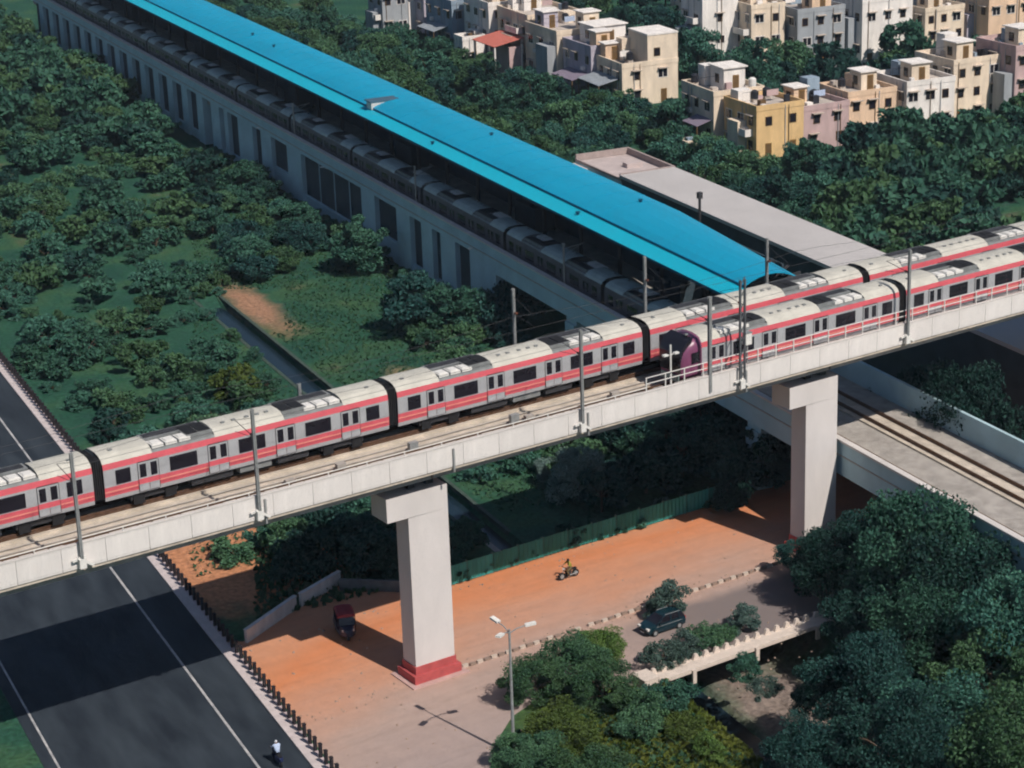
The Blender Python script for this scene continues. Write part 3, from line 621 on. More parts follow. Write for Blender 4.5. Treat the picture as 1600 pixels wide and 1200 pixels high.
# platform rooms hardly visible in the gloom
kiosk = MB().box(-1.2, 1.2, -2.6, 2.6, 0, 2.7).mesh('platform_room', STWALL2)
for a in (-20, 12, 47, 88, 130, 171): put('platform_room', kiosk, sta, (8.4, a, 8.25))
a = a_at(586, 3.6, 16.5)
rb = MB().box(-1.4, 2.0, -.8, .8, -0.3, .62).build('roof_hatch', mat('hatch_cream', (.62, .58, .54), .8), sta); rb.location = (4.2, a, 16.2)
MB().box(-1.6, 2.2, -.92, 1.0, .62, .74).build('hatch_lid', mat('hatch_lid_grey', (.06, .12, .17), .7), rb)
for px, b, z in ((395, 5.6, 16.88), (428, 5.2, 16.83), (768, 7.5, 16.9), (676, 2.2, 15.72), (903, 2.2, 15.72), (1001, 7.6, 16.88)):
    a = a_at(px, b, z); o = MB().tube([(0, 0, -.05), (0, 0, .22)], .16, 8).tube([(0, 0, .22), (0, 0, .3)], .26, 8).build('roof_vent', BLUED, sta); o.location = (b, a, z)
# ground floor under the near side: pilasters and recessed bays
aw0 = a_at(775, 0.2, 7)
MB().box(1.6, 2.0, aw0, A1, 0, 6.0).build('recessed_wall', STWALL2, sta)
MB().box(0.02, 0.7, A0, aw0, 6.0, 7.1).build('viaduct_edge_beam', STWALL, sta)
def pil(px0, px1, z0=0.0, z1=7.1, b0=0.02, b1=1.55, m=STWALL, name='pilaster'):
    a1 = a_at(px0, 0.1, 6.4); a0 = a_at(px1, 0.1, 6.4); MB().box(b0, b1, a0, a1, z0, z1).build(name, m, sta)
PILS = ((330, 343), (350, 356), (372, 395), (408, 424), (449, 471), (565, 586), (620, 641), (659, 676), (689, 712), (735, 775))
for p0, p1 in PILS: pil(p0, p1)
gaps = [(PILS[i][1], PILS[i + 1][0]) for i in range(len(PILS) - 1)]
for i, (p0, p1) in enumerate(gaps):
    zt = (1.0, 1.0, 1.2, 3.0, 1.6, 2.6, 1.2, 1.2, 1.4)[i]
    pil(p0, p1, 0, zt, .28, .9, STWALL, 'bay_wall'); pil(p0, p1, zt, 7.1, .62, .9, STWALL2, 'bay_shade_panel')  # dark panel paints the shade inside each open bay
    a1 = a_at(p0, .1, 6.4); a0 = a_at(p1, .1, 6.4); n = max(1, int((a1 - a0) / 4.4))
    for k in range(1, n): MB().box(.5, .6, a0 + (a1 - a0) * k / n - .06, a0 + (a1 - a0) * k / n + .06, zt, 7.1).build('screen_mullion', STWALL, sta)
a = a_at(330, 0.1, 6.4) + 4.0
while a < 205:
    MB().box(.02, 1.55, a, a + 3.0, 0, 7.1).build('pilaster', STWALL, sta); MB().box(.28, .9, a + 3.0, a + 7.5, 0, 1.2).build('bay_wall', STWALL, sta); MB().box(.62, .9, a + 3.0, a + 7.5, 1.2, 7.1).build('bay_shade_panel', STWALL2, sta); a += 7.5
# open viaduct on the right: columns with crossheads
for px in (895, 1040, 1180, 1420):
    a = a_at(px, 0.6, 4)
    for b in (1.0, 10.8): MB().box(b - .75, b + .75, a - 1.0, a + 1.0, 0, 5.2).build('column', STWALL, sta)
    MB().box(0.5, 11.8, a - 1.1, a + 1.1, 5.2, 6.0).build('crosshead', STWALL, sta)
for px, z in ((406, 7.4), (506, 7.0), (738, 7.4)):
    a = a_at(px, -0.4, z); o = MB().tube([(.1, 0, 0), (-.5, 0, .35)], .035, 6).box(-.85, -.4, -.14, .14, .3, .42).build('wall_lamp', WHITE, sta); o.location = (0, a, z)
# the parked train on the near station track
st_train = metro_train('grey roofed metro train standing beside the platform of the blue station', BA(2.35, 0, RZ2), A_M + math.pi / 2, 10, a_at(938, 1.0, 11) - 0.4, BODY_G, DOOR_G)
for k in (-1,):
    add_car(st_train, a_at(938, 1.0, 11) - 0.4 - 22.3, BODY_G, DOOR_G); put('gangway', BELL, st_train, (a_at(938, 1.0, 11) - 0.4 - 22.3 + CL + .375, 0, 0))
# masts at the station
for px, lab in ((882, 'slim mast with bracket arms behind the grey roofed train, right of its middle'), (650, 'slim mast with bracket arms behind the middle of the grey roofed train'), (460, 'slim mast with bracket arms beside the left part of the grey roofed train')):
    a = a_at(px, 0.75, 10); m = thing('station_mast', lab, 'mast', BA(0.72, a, 6.75), A_M, 'overhead masts at the station')
    MB().tube([(0, 0, 0), (0, 0, 6.2)], .11, 8).build('pole', CONC_D, m); MB().bar((0, 0, 5.6), (2.3, 0, 5.9), .07).bar((0, 0, 4.9), (2.0, 0, 5.85), .05).build('cantilever_arm', STEEL, m); MB().tube([(0, -.3, 6.1), (0, .3, 6.1)], .05, 6).build('crossbar', STEEL, m)
# long grey flat roofed shed beyond the station
shed = thing('flat_roofed_shed', 'long grey flat roof with a walled terrace end beyond the blue station roof', 'shed', S0, A_M)
sa0, sa1 = -120.0, 25.3
MB().box(26.2, 33.0, sa0, sa1, 0, 8.55).build('wall', STWALL2, shed)  # wall coloured near-black for the shade on this side
MB().box(25.9, 33.3, sa0, sa1, 8.55, 8.95).build('roof', SHED, shed)
MB().box(26.0, 33.4, sa1, 37.2, 0, 8.2).build('terrace_block', STWALL, shed)
MB().box(26.3, 33.1, sa1 + .3, 36.8, 8.2, 8.26).build('terrace_floor', SHEDP, shed)
tp = mat('terrace_parapet_brown', (0.36, 0.29, 0.27), .9, var=.15)
MB().box(26.0, 33.4, sa1, sa1 + .3, 8.2, 9.05).build('terrace_parapet', tp, shed); MB().box(26.0, 33.4, 36.9, 37.2, 8.2, 9.05).build('terrace_parapet', tp, shed)
MB().box(33.1, 33.4, sa1 + .3, 36.9, 8.2, 9.05).build('terrace_parapet', tp, shed); MB().box(26.0, 26.15, sa1 + .3, 36.9, 8.2, 8.5).build('terrace_parapet', tp, shed)
MB().box(29.5, 31.6, 30.2, 31.4, 8.26, 8.8).build('water_pipe_box', SHEDP, shed)
MB().box(24.0, 26.0, 33.5, 37.2, 0, 8.0).build('side_annex', CONC, shed)
a = a_at(1097, 25.9, 9.3); m = thing('shed_mast', 'short dark post at the edge of the grey shed roof', 'post', BA(25.6, a, 0), A_M); MB().tube([(0, 0, 0), (0, 0, 11.0)], .16, 8).build('pole', DSTEEL, m); MB().box(-.25, .25, -.25, .25, 10.4, 11.1).build('cap_box', DSTEEL, m)

# ================================================================== FENCES, WALLS, KERB STONES, CULVERT PARAPET
fen = thing('green_fence', 'long green sheet fence along the back of the sandy yard', 'fence', ST(0, 8.0), A_U)
fp = MB()
n = 12
fp.loft([[(2.36 * i / n, 0.035 * (1 if i % 2 else -1), z) for i in range(n + 1)] for z in (0.10, 1.72)], caps=False, closed=False)
fpm = fp.mesh('fence_panel', GREENF); fpo = MB().box(-.05, .05, -.05, .05, 0, 1.85).mesh('fence_post', mat('fence_post_green', (.10, .17, .14), .7))
s = 8.0
while s < 36:
    put('fence_post', fpo, fen, (s, .07, 0)); p = put('fence_panel', fpm, fen, (s + .04, 0, rng.uniform(-.04, .05)), rng.uniform(-.012, .012)); s += 2.42
MB().bar((8, .09, 1.3), (36.5, .09, 1.3), .05).bar((8, .09, .45), (36.5, .09, .45), .05).build('fence_rail', MATS['fence_post_green'], fen)
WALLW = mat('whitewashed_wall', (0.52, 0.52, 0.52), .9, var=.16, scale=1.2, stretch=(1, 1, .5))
for (p0, p1, lab) in (((385, 1005), (462, 951), 'longer low whitewashed wall beside the barrier posts, in shade'), ((470, 948), (531, 912), 'shorter low whitewashed wall nearer the dark bushes, in shade')):
    a, b = G(*p0), G(*p1); d = b - a; w = thing('low_white_wall', lab, 'wall', a, math.atan2(d.y, d.x), 'low whitewashed walls')
    MB().box(0, d.length, -.12, .12, 0, 1.05).build('wall_panel', WALLW, w); MB().box(-.03, d.length + .03, -.17, .17, 1.05, 1.13).build('wall_coping', WALLW, w)
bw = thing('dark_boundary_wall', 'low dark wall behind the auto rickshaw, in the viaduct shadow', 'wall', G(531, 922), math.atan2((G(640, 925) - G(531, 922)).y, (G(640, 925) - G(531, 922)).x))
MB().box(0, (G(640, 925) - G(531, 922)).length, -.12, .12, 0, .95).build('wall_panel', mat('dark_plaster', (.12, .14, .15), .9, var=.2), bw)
kst = thing('kerb_stone_row', 'row of pale and dark kerb stones along the service road', 'kerb', ST(0, -4.45), A_U)
k1 = MB().box(-.24, .24, -.11, .11, 0, .22).mesh('kerb_stone', mat('kerb_stone_pale', (.52, .44, .37), .9, var=.15)); k2 = MB().box(-.24, .24, -.11, .11, 0, .2).mesh('kerb_stone', mat('kerb_stone_dark', (.27, .20, .16), .9, var=.2))
s = 2.2; i = 0
while s < 60:
    if not rng.random() < .08: put('kerb_stone', k1 if i % 2 == 0 else k2, kst, (s, rng.uniform(-.04, .04), 0.02), rng.uniform(-.08, .08))
    s += .62; i += 1
cul = thing('culvert_parapet', 'cream painted low parapet over the dark drain at the road edge', 'parapet', ST(0, -14.45), A_U)
CREAM = mat('cream_parapet', (0.62, 0.53, 0.46), .9, var=.12, scale=1.4)
MB().box(10.4, 46.0, -.70, 0.62, 0.03, 0.32).build('parapet_base', CREAM, cul)
MB().box(10.2, 11.5, -.80, .75, 0.0, .75).build('end_block', CREAM, cul)
tm = MB().add([(-.28, -.12, 0), (.28, -.12, 0), (.28, .12, 0), (-.28, .12, 0), (-.12, -.1, .42), (.12, -.1, .42), (.12, .1, .42), (-.12, .1, .42)], [(0, 3, 2, 1), (4, 5, 6, 7), (0, 1, 5, 4), (1, 2, 6, 5), (2, 3, 7, 6), (3, 0, 4, 7)]).mesh('parapet_stud', CREAM)
s = 11.9
while s < 46: put('parapet_stud', tm, cul, (s, .45, .32)); s += .95
for s in (14.6, 20.4, 26.2, 32): MB().box(s - .16, s + .16, -.88, -.70, -.75, .3).build('buttress', CREAM, cul)
# abutments under the bridge
ab1 = MB().box(-25.2, -23.9, -72.5, -46, -4, -.49).build('bridge_abutment', CONC_D); ab1.location = S0; ab1.rotation_euler = (0, 0, A_M); tag(ab1, kind='structure')

# ================================================================== STREET LAMP
base = G(803, 1182)
sl = thing('street_lamp', 'tall street lamp with three white heads in front of the sandy yard', 'street lamp', base, 0)
MB().tube([(0, 0, 0), (0, 0, 4.5), (0, 0, 9.3)], [.13, .10, .07], 10).build('pole', STEEL, sl)
MB().tube([(0, 0, 0), (0, 0, .5)], .2, 10).build('base_sleeve', STEEL, sl)
for k, an in enumerate((R(10), R(130), R(245))):
    d = Vector((math.cos(an), math.sin(an), 0)); e = d * 1.15 + Vector((0, 0, 9.45))
    MB().tube([(0, 0, 9.0), d * .5 + Vector((0, 0, 9.3)), e], .04, 6).build('arm', STEEL, sl)
    h = MB().box(-.1, .62, -.17, .17, -.05, .09).build('lamp_head', WHITE, sl); h.location = e; h.rotation_euler = (0, R(-8), an)

# ================================================================== VEHICLES
def wheel(parent, loc, r, w, hub=STEEL):
    t = put('wheel', MB().tube([(0, -w / 2, 0), (0, w / 2, 0)], r, 16, BLACK).mesh('tyre'), parent, loc)
    put('hub', MB().tube([(0, -w / 2 - .012, 0), (0, w / 2 + .012, 0)], r * .58, 12, hub).mesh('hub'), t); return t
CARP = mat('dark_teal_car_paint', (0.008, 0.035, 0.05), .22, metal=.3, var=.05, spec=.6)
c = thing('car', 'dark teal hatchback car driving on the service road', 'car', G(1034, 983, .02), A_U + math.pi); c.scale = (.86, .86, .86)
body = MB()
st_ = [(-2.05, .48, .55, .86, .70), (-1.98, .30, .58, 1.0, .82), (-1.5, .24, .6, 1.02, .86), (-.5, .24, .6, 1.0, .87), (.6, .24, .6, .98, .87), (1.3, .24, .58, .92, .85), (1.85, .28, .55, .80, .78), (2.08, .42, .52, .66, .62)]
body.smooth = False
body.loft([[(x, -w * .94, zb), (x, -w, zm), (x, -w * .93, zt), (x, -w * .6, zt + .03), (x, w * .6, zt + .03), (x, w * .93, zt), (x, w, zm), (x, w * .94, zb)] for x, zb, zm, zt, w in st_])
body.build('body', CARP, c)
gh = MB(); cabp = [(-1.98, 1.0, .74), (-1.7, 1.42, .66), (-1.2, 1.54, .64), (-.1, 1.56, .64), (.35, 1.46, .66), (1.12, .95, .76)]
gh.loft([[(x, -.78, .96), (x, -w, z), (x, w, z), (x, .78, .96)] for x, z, w in cabp]); gh.build('glasshouse', GLASS, c)
rf = MB(); rf.loft([[(x, -.63, z), (x, -.58, z + .04), (x, .58, z + .04), (x, .63, z)] for x, z in ((-1.72, 1.43), (-1.2, 1.55), (-.1, 1.57), (.28, 1.48))]); rf.build('roof', CARP, c)
for sg in (-1, 1):
    MB().bar((-1.5, sg * .62, 1.6), (.1, sg * .62, 1.62), .04).build('roof_rail', STEEL, c)
    for x0, x1 in ((.33, 1.08), (-.45, -.38), (-1.35, -1.28)):
        pass
    MB().bar((-.42, sg * .645, 1.55), (-.42, sg * .80, .98), .08, .05).bar((-1.3, sg * .645, 1.53), (-1.35, sg * .80, .98), .09, .05).bar((.36, sg * .66, 1.46), (1.1, sg * .77, .96), .06, .05).build('window_pillar', CARP, c)
    MB().box(1.78, 2.06, sg * .58 - .16, sg * .58 + .16, .62, .80).build('headlight', WHITE, c)
    MB().box(-2.07, -1.95, sg * .62 - .12, sg * .62 + .12, .75, .98).build('tail_light', PLINTH, c)
    MB().box(.75, .92, sg * .93 - .1, sg * .93 + .1, .98, 1.1).build('wing_mirror', CARP, c)
    MB().box(-1.5, 1.2, sg * .875 - .012, sg * .875 + .012, .82, .86).build('side_trim', STEEL, c)
    for x in (-1.28, 1.32): wheel(c, (x, sg * .76, .31), .31, .2)
MB().box(1.98, 2.1, -.42, .42, .36, .56).build('grille', BLACK, c); MB().box(2.08, 2.11, -.26, .26, .3, .4).build('number_plate', WHITE, c)
# mini truck in the shade
TRK = mat('navy_truck_paint', (0.012, 0.018, 0.05), .35, var=.1, spec=.5); REDC = mat('red_tarpaulin', (0.16, 0.025, 0.032), .85, var=.2, scale=1.5)
FENCEW = mat('old_wood', (.16, .10, .06), .9, var=.25, scale=3)
t = thing('auto_rickshaw', 'small dark auto rickshaw with a red canopy in the viaduct shadow left of the pier', 'rickshaw', G(541, 990, .02), R(-78)); t.scale = (1.12, 1.12, 1.08)
MB().loft([[(x, -w, .32), (x, -w * 1.04, .62), (x, -w * .98, z1), (x, w * .98, z1), (x, w * 1.04, .62), (x, w, .32)] for x, w, z1 in ((-1.3, .60, .95), (-1.15, .66, 1.0), (-.3, .66, .92), (.15, .62, .5), (.7, .56, .5))]).build('body', TRK, t)
MB().loft([[(x, -w, .36), (x, -w * .9, z1), (x, w * .9, z1), (x, w, .36)] for x, w, z1 in ((.68, .56, 1.0), (1.0, .46, .98), (1.22, .30, .82), (1.32, .16, .62))]).build('front_cowl', TRK, t)
MB().loft([[(.74, -.52, .98), (.74, .52, .98)], [(.52, -.50, 1.58), (.52, .50, 1.58)]], caps=False, closed=False).build('windscreen', GLASS, t)
MB().loft([[(x, -.62, z - .1), (x, -.5, z + .06), (x, 0, z + .12), (x, .5, z + .06), (x, .62, z - .1)] for x, z in ((-1.3, 1.52), (-.9, 1.66), (0, 1.68), (.6, 1.62))]).build('canopy', mat('red_canopy', (.26, .035, .045), .8, var=.2), t)
MB().box(-1.31, -1.24, -.58, .58, .95, 1.5).build('rear_panel', TRK, t)
for sg in (-1, 1):
    for x in (-1.22, -.35, .52): MB().box(x - .025, x + .025, sg * .58 - .025, sg * .58 + .025, .9, 1.55).build('canopy_post', BLACK, t)
    MB().tube([(1.02, sg * .34, .78), (1.16, sg * .32, .76)], .09, 10).build('headlight', WHITE, t)
    wheel(t, (-.85, sg * .56, .24), .24, .13)
wheel(t, (1.05, 0, .24), .24, .13)
MB().box(-1.0, -.4, -.52, .52, .5, .82).build('passenger_seat', BLACK, t)
MB().box(-.05, .25, -.25, .25, .5, .75).build('driver_seat', BLACK, t)
MB().tube([(.6, -.28, 1.0), (.62, 0, .95), (.6, .28, 1.0)], .02, 6).build('handlebar', BLACK, t)
# people on two-wheelers: one skinned body each, materials by body region
SKIN = mat('skin', (.22, .12, .08), .6)
def body_mesh_person(name, J, E, mats):
    """J: joint -> (x,y,z,r); E: (joint, joint, material index)"""
    names = list(J); me = bpy.data.meshes.new(name + '_rig'); me.from_pydata([J[k][:3] for k in names], [(names.index(a), names.index(b)) for a, b, _ in E], [])
    ob = bpy.data.objects.new(name + '_rig', me); COL.objects.link(ob)
    md = ob.modifiers.new('skin', 'SKIN'); md.use_smooth_shade = True
    for i, k in enumerate(names): me.skin_vertices[0].data[i].radius = (J[k][3], J[k][3])
    me.skin_vertices[0].data[names.index('pelvis')].use_root = True
    ss = ob.modifiers.new('sub', 'SUBSURF'); ss.levels = ss.render_levels = 1
    dg = bpy.context.evaluated_depsgraph_get(); out = bpy.data.meshes.new_from_object(ob.evaluated_get(dg)); out.name = name
    bpy.data.objects.remove(ob); bpy.data.meshes.remove(me)
    out.materials.clear()
    for m in mats: out.materials.append(m)
    for p in out.polygons:
        c = p.center; best = 1e9
        for a, b, mi in E:
            A, B = Vector(J[a][:3]), Vector(J[b][:3]); d = B - A; f = max(0, min(1, (c - A).dot(d) / max(1e-9, d.dot(d)))); q = (c - A - d * f).length
            if q < best: best = q; p.material_index = mi
    return out
def rider_mesh(name, shirt, trousers, hair):
    J = {'pelvis': (-.15, 0, .86, .15), 'waist': (-.13, 0, 1.02, .14), 'chest': (-.03, 0, 1.27, .165), 'neck': (.02, 0, 1.44, .065), 'head': (.05, 0, 1.56, .10), 'crown': (.04, 0, 1.69, .085)}
    E = [('pelvis', 'waist', 1), ('waist', 'chest', 1), ('chest', 'neck', 1), ('neck', 'head', 0), ('head', 'crown', 3)]
    for sg, k in ((-1, 'l'), (1, 'r')):
        J.update({k + 'sh': (0, sg * .2, 1.37, .075), k + 'el': (.2, sg * .30, 1.15, .055), k + 'wr': (.44, sg * .27, 1.06, .04), k + 'ha': (.52, sg * .25, 1.05, .045),
                  k + 'hip': (-.12, sg * .11, .84, .115), k + 'kn': (.30, sg * .20, .72, .08), k + 'an': (.12, sg * .20, .34, .055), k + 'to': (.30, sg * .21, .29, .05)})
        E += [('chest', k + 'sh', 1), (k + 'sh', k + 'el', 1), (k + 'el', k + 'wr', 0), (k + 'wr', k + 'ha', 0), ('pelvis', k + 'hip', 2), (k + 'hip', k + 'kn', 2), (k + 'kn', k + 'an', 2), (k + 'an', k + 'to', 4)]
    return body_mesh_person(name, J, E, [SKIN, shirt, trousers, hair, BLACK])
def bike(loc, rz, label, paint, rlabel, shirt, trousers, hair, scooter=False):
    b = thing('motor_scooter' if scooter else 'motorcycle', label, 'scooter' if scooter else 'motorcycle', loc, rz)
    r = .26 if scooter else .31
    for x in (-.62, .68): wheel(b, (x, 0, r), r, .11)
    MB().tube([(.68, 0, r), (.5, 0, .75), (.42, 0, 1.02)], .035, 6).build('front_fork', STEEL, b)
    MB().tube([(.44, -.33, 1.05), (.45, 0, 1.0), (.44, .33, 1.05)], .022, 6).build('handlebar', BLACK, b)
    MB().tube([(.36, 0, .8), (.55, 0, .92)], .09, 8).build('headlamp', WHITE, b)
    if scooter:
        MB().loft([[(x, -w, z0), (x, -w, z1), (x, w, z1), (x, w, z0)] for x, w, z0, z1 in ((-.95, .1, .55, .72), (-.6, .19, .36, .74), (-.1, .17, .3, .7), (.0, .16, .26, .36), (.35, .17, .26, .36), (.42, .18, .3, .9), (.5, .1, .5, .95))]).build('body', paint, b)
        MB().box(-.75, .0, -.13, .13, .72, .8).build('seat', BLACK, b)
    else:
        MB().loft([[(x, -w, z - h), (x, -w, z + h), (x, w, z + h), (x, w, z - h)] for x, w, z, h in ((-.05, .1, .72, .07), (.1, .14, .78, .11), (.32, .13, .82, .1), (.42, .06, .82, .05))]).build('fuel_tank', paint, b)
        MB().box(-.7, -.02, -.12, .12, .68, .77).build('seat', BLACK, b); MB().box(-.15, .28, -.14, .14, .28, .62).build('engine', DSTEEL, b)
        MB().tube([(-.62, 0, r), (-.1, 0, .62), (.4, 0, .8)], .04, 6).build('frame', DSTEEL, b); MB().tube([(0, .14, .3), (-.75, .16, .36)], .05, 8).build('exhaust', STEEL, b)
    p = put('person', rider_mesh('person', shirt, trousers, hair), None, loc, rz); tag(p, rlabel, 'person')
YEL = mat('olive_yellow_shirt', (.30, .27, .05), .85, var=.2, scale=4); BRN = mat('brown_paint', (.12, .05, .02), .4); BLS = mat('pale_blue_shirt', (.42, .50, .66), .85, var=.15, scale=4); NVY = mat('navy_cloth', (.015, .02, .04), .9); BLK = mat('black_hair', (.012, .010, .010), .6); WHH = mat('white_helmet', (.62, .64, .68), .3)
bike(G(889, 903, .02), A_U + math.pi, 'brown motorcycle ridden across the orange sand', BRN, 'person in an olive yellow shirt riding the brown motorcycle', YEL, mat('khaki_cloth', (.13, .10, .05), .9), BLK)
bike(G(434, 1192, .03), A_M + math.pi / 2, 'dark blue scooter on the asphalt road', mat('navy_scooter', (.02, .03, .09), .3, spec=.5), 'person in a pale blue shirt and white helmet riding the scooter', BLS, NVY, WHH, True)

# ================================================================== HOUSES
HC = {'cream': (.76, .63, .49), 'peach': (.74, .53, .37), 'white': (.80, .75, .70), 'yellow': (.70, .47, .23), 'lilac': (.46, .42, .48), 'grey': (.34, .36, .38), 'pink': (.50, .36, .35), 'blue': (.26, .33, .40)}
HM = {k: mat('house_' + k, v, .9, var=.17, scale=.7, stretch=(1, 1, .28), detail=7) for k, v in HC.items()}
ROOFM = mat('house_roof', (.48, .42, .37), .9, var=.2, scale=.5); FRAME = mat('brown_frame', (.13, .075, .03), .7, var=.2); TANK = mat('black_water_tank', (.02, .022, .03), .5); DOORM = mat('ochre_door', (.22, .12, .03), .7, var=.2); SHADE = mat('sunshade_slab', (.45, .38, .32), .9)
WINM = MB().box(-.55, .55, -.04, .05, -.65, .65, FRAME).box(-.46, .46, -.055, 0, -.55, .55, GLASS).mesh('window')
WINM2 = MB().box(-.85, .85, -.04, .05, -.7, .7, HM['white']).box(-.75, -.05, -.055, 0, -.6, .6, GLASS).box(.05, .75, -.055, 0, -.6, .6, GLASS).mesh('window')
DRM = MB().box(-.5, .5, -.05, .05, 0, 2.1, DOORM).box(-.4, .4, -.06, .0, .15, 1.95, FRAME).mesh('door')
SHM = MB().box(-.85, .85, -.6, .05, 0, .1, SHADE).mesh('sunshade')
houses = []; rngh = random.Random(21)
def house(b, a, w, d, h, col, label, storeys=2, tall=None, mumty=None, tank=None, porch=None, end_w=1.0, side_w=1.0, balcony=None, sheet=None, seed=0):
    r = random.Random(seed * 7 + int(b * 10)); hs = thing('house', label, 'house', BA(b, a), A_M + R(rngh.uniform(-2.5, 2.5)), 'houses beyond the trees'); m = HM[col]; houses.append((b, a, w, d))
    MB().box(0, w, 0, d, 0, h).build('wall', m, hs)
    MB().box(.22, w - .22, .22, d - .22, h, h + .05).build('roof', ROOFM, hs)
    pr = MB()
    pr.box(-.06, w + .06, -.06, .18, h, h + .75).box(-.06, w + .06, d - .18, d + .06, h, h + .75).box(-.06, .18, .18, d - .18, h, h + .75).box(w - .18, w + .06, .18, d - .18, h, h + .75)
    pr.build('parapet', m, hs)
    def openings(x0, x1, y0, y1, z0, z1, n, e, sd):
        for k in range(n):
            z = z0 + (z1 - z0) * (k + .55) / n
            ne = int(e * (x1 - x0) / 3.2 + .5)
            for i in range(ne):
                x = x0 + (x1 - x0) * (i + .5) / ne + r.uniform(-.3, .3)
                if k == 0 and r.random() < .3: put('door', DRM, hs, (x, y0 - .02, .1))
                else:
                    put('window', WINM if r.random() < .65 else WINM2, hs, (x, y0 - .02, z))
                    if r.random() < .7: put('sunshade', SHM, hs, (x, y0 - .02, z + .8))
            nsd = int(sd * (y1 - y0) / 3.4 + .5)
            for i in range(nsd):
                y = y0 + (y1 - y0) * (i + .5) / nsd + r.uniform(-.3, .3)
                put('window', WINM if r.random() < .5 else WINM2, hs, (x0 - .02, y, z), -math.pi / 2)
                if r.random() < .6: put('sunshade', SHM, hs, (x0 - .02, y, z + .8), -math.pi / 2)
    openings(0, w, 0, d, 0, h, storeys, end_w, side_w)
    if tall:
        x0, x1, y0, y1, hh = tall; MB().box(x0, x1, y0, y1, h + .003, hh).build('upper_block', m, hs); MB().box(x0 - .08, x1 + .08, y0 - .08, y1 + .08, hh, hh + .25).build('upper_roof', HM['white'], hs)
        if end_w: put('window', WINM, hs, ((x0 + x1) / 2 - 1, y0 - .02, (h + hh) / 2 - .3))
    for q in (mumty or []):
        x0, x1, y0, y1, hh, mc = q; MB().box(x0, x1, y0, y1, h + .051, h + hh).build('stair_room', HM[mc], hs); MB().box(x0 - .3, x1 + .3, y0 - .3, y1 + .3, h + hh, h + hh + .16).build('stair_room_roof', HM['white'], hs)
        put('door', DRM, hs, ((x0 + x1) / 2 + .2, y0 - .02, h + .06)); 
        if y1 - y0 > 2.5: put('window', WINM, hs, (x0 - .02, (y0 + y1) / 2, h + hh / 2), -math.pi / 2)
    for q in (tank or []):
        x, y = q; o = MB().tube([(0, 0, .5), (0, 0, 1.5), (0, 0, 1.7)], [.55, .55, .25], 12).build('water_tank', TANK if r.random() < .7 else WHITE, hs); o.location = (x, y, h + .05)
        MB().box(x - .4, x + .4, y - .4, y + .4, h + .05, h + .55).build('tank_stand', ROOFM, hs)
    if h > 5 and not porch:
        y = r.uniform(0, d * .5); ah = r.uniform(2.6, h * .8); MB().box(-r.uniform(1.2, 2.4), -.004, y, y + r.uniform(2.5, 4.5), 0, ah).build('annex', HM[r.choice(['white', 'cream', 'pink', 'grey', 'lilac'])], hs)
    if h > 5:
        x = r.uniform(.3, w - 3.2); y = d - r.uniform(2.4, 3.4); MB().box(x, x + r.uniform(1.8, 2.8), y, y + 2.0, h + .053, h + r.uniform(1.6, 3.4)).build('roof_room', HM[r.choice(['white', 'cream', 'peach', 'blue'])], hs)
    for q in range(r.randint(3, 6)):
        x, y = r.uniform(.8, w - 1.4), r.uniform(.8, d - 1.4); hh = r.uniform(.4, 1.3); MB().box(x, x + r.uniform(.4, 1.1), y, y + r.uniform(.4, 1.1), h + .052, h + hh).build('roof_clutter', [ROOFM, HM['white'], HM['blue'], FRAME, HM['pink'], TANK][r.randrange(6)], hs)
    for q in range(2):
        x = r.uniform(.4, w - .4); MB().tube([(x, -.09, 0), (x, -.09, h + .4)], .055, 5).build('drain_pipe', [FRAME, HM['grey']][q], hs)
        y = r.uniform(.4, d - .4); MB().tube([(-.09, y, 0), (-.09, y, h + .4)], .055, 5).build('drain_pipe', HM['grey'], hs)
    if h > 5:
        y = r.uniform(1.5, d - 2.5); MB().box(-.5, -.02, y, y + .8, h * .55, h * .55 + .55).build('air_conditioner', HM['white'], hs)
        x = r.uniform(.5, w - 2.6); MB().box(x, x + 1.9, d * .5, d * .5 + .03, h + .9, h + 1.75).build('laundry', [HM['white'], REDS, BLS, HM['pink']][r.randrange(4)], hs)
        MB().tube([(.4, d * .5 + .015, h + .05), (.4, d * .5 + .015, h + 1.8), (w - .4, d * .5 + .015, h + 1.8), (w - .4, d * .5 + .015, h + .05)], .03, 5).build('laundry_line', DSTEEL, hs)
    if balcony:
        for (y0, y1, z) in balcony:
            MB().box(-1.2, -.003, y0, y1, z, z + .16).box(-1.2, -1.08, y0, y1, z + .16, z + 1.0).box(-1.08, -.003, y0, y0 + .12, z + .16, z + 1.0).build('balcony', HM['white'], hs)
    if porch:
        y0, y1, z, dep, pm_ = porch
        MB().add([(-dep, y0, z - .7), (-dep, y1, z - .7), (-.003, y1, z), (-.003, y0, z), (-dep, y0, z - .6), (-dep, y1, z - .6), (-.003, y1, z + .1), (-.003, y0, z + .1)], [(0, 3, 2, 1), (4, 5, 6, 7), (0, 1, 5, 4), (1, 2, 6, 5), (2, 3, 7, 6), (3, 0, 4, 7)]).build('porch_roof', pm_, hs)
        for y in (y0 + .15, (y0 + y1) / 2, y1 - .15): MB().box(-dep + .05, -dep + .2, y - .08, y + .08, 0, z - .68).build('porch_post', FRAME, hs)
    return hs
GREYS = mat('grey_sheet_roof', (.30, .33, .36), .6, var=.15); REDS = mat('red_sheet_roof', (.55, .16, .12), .7, var=.12); PURP = mat('purple_grey_sheet', (.24, .20, .26), .7)
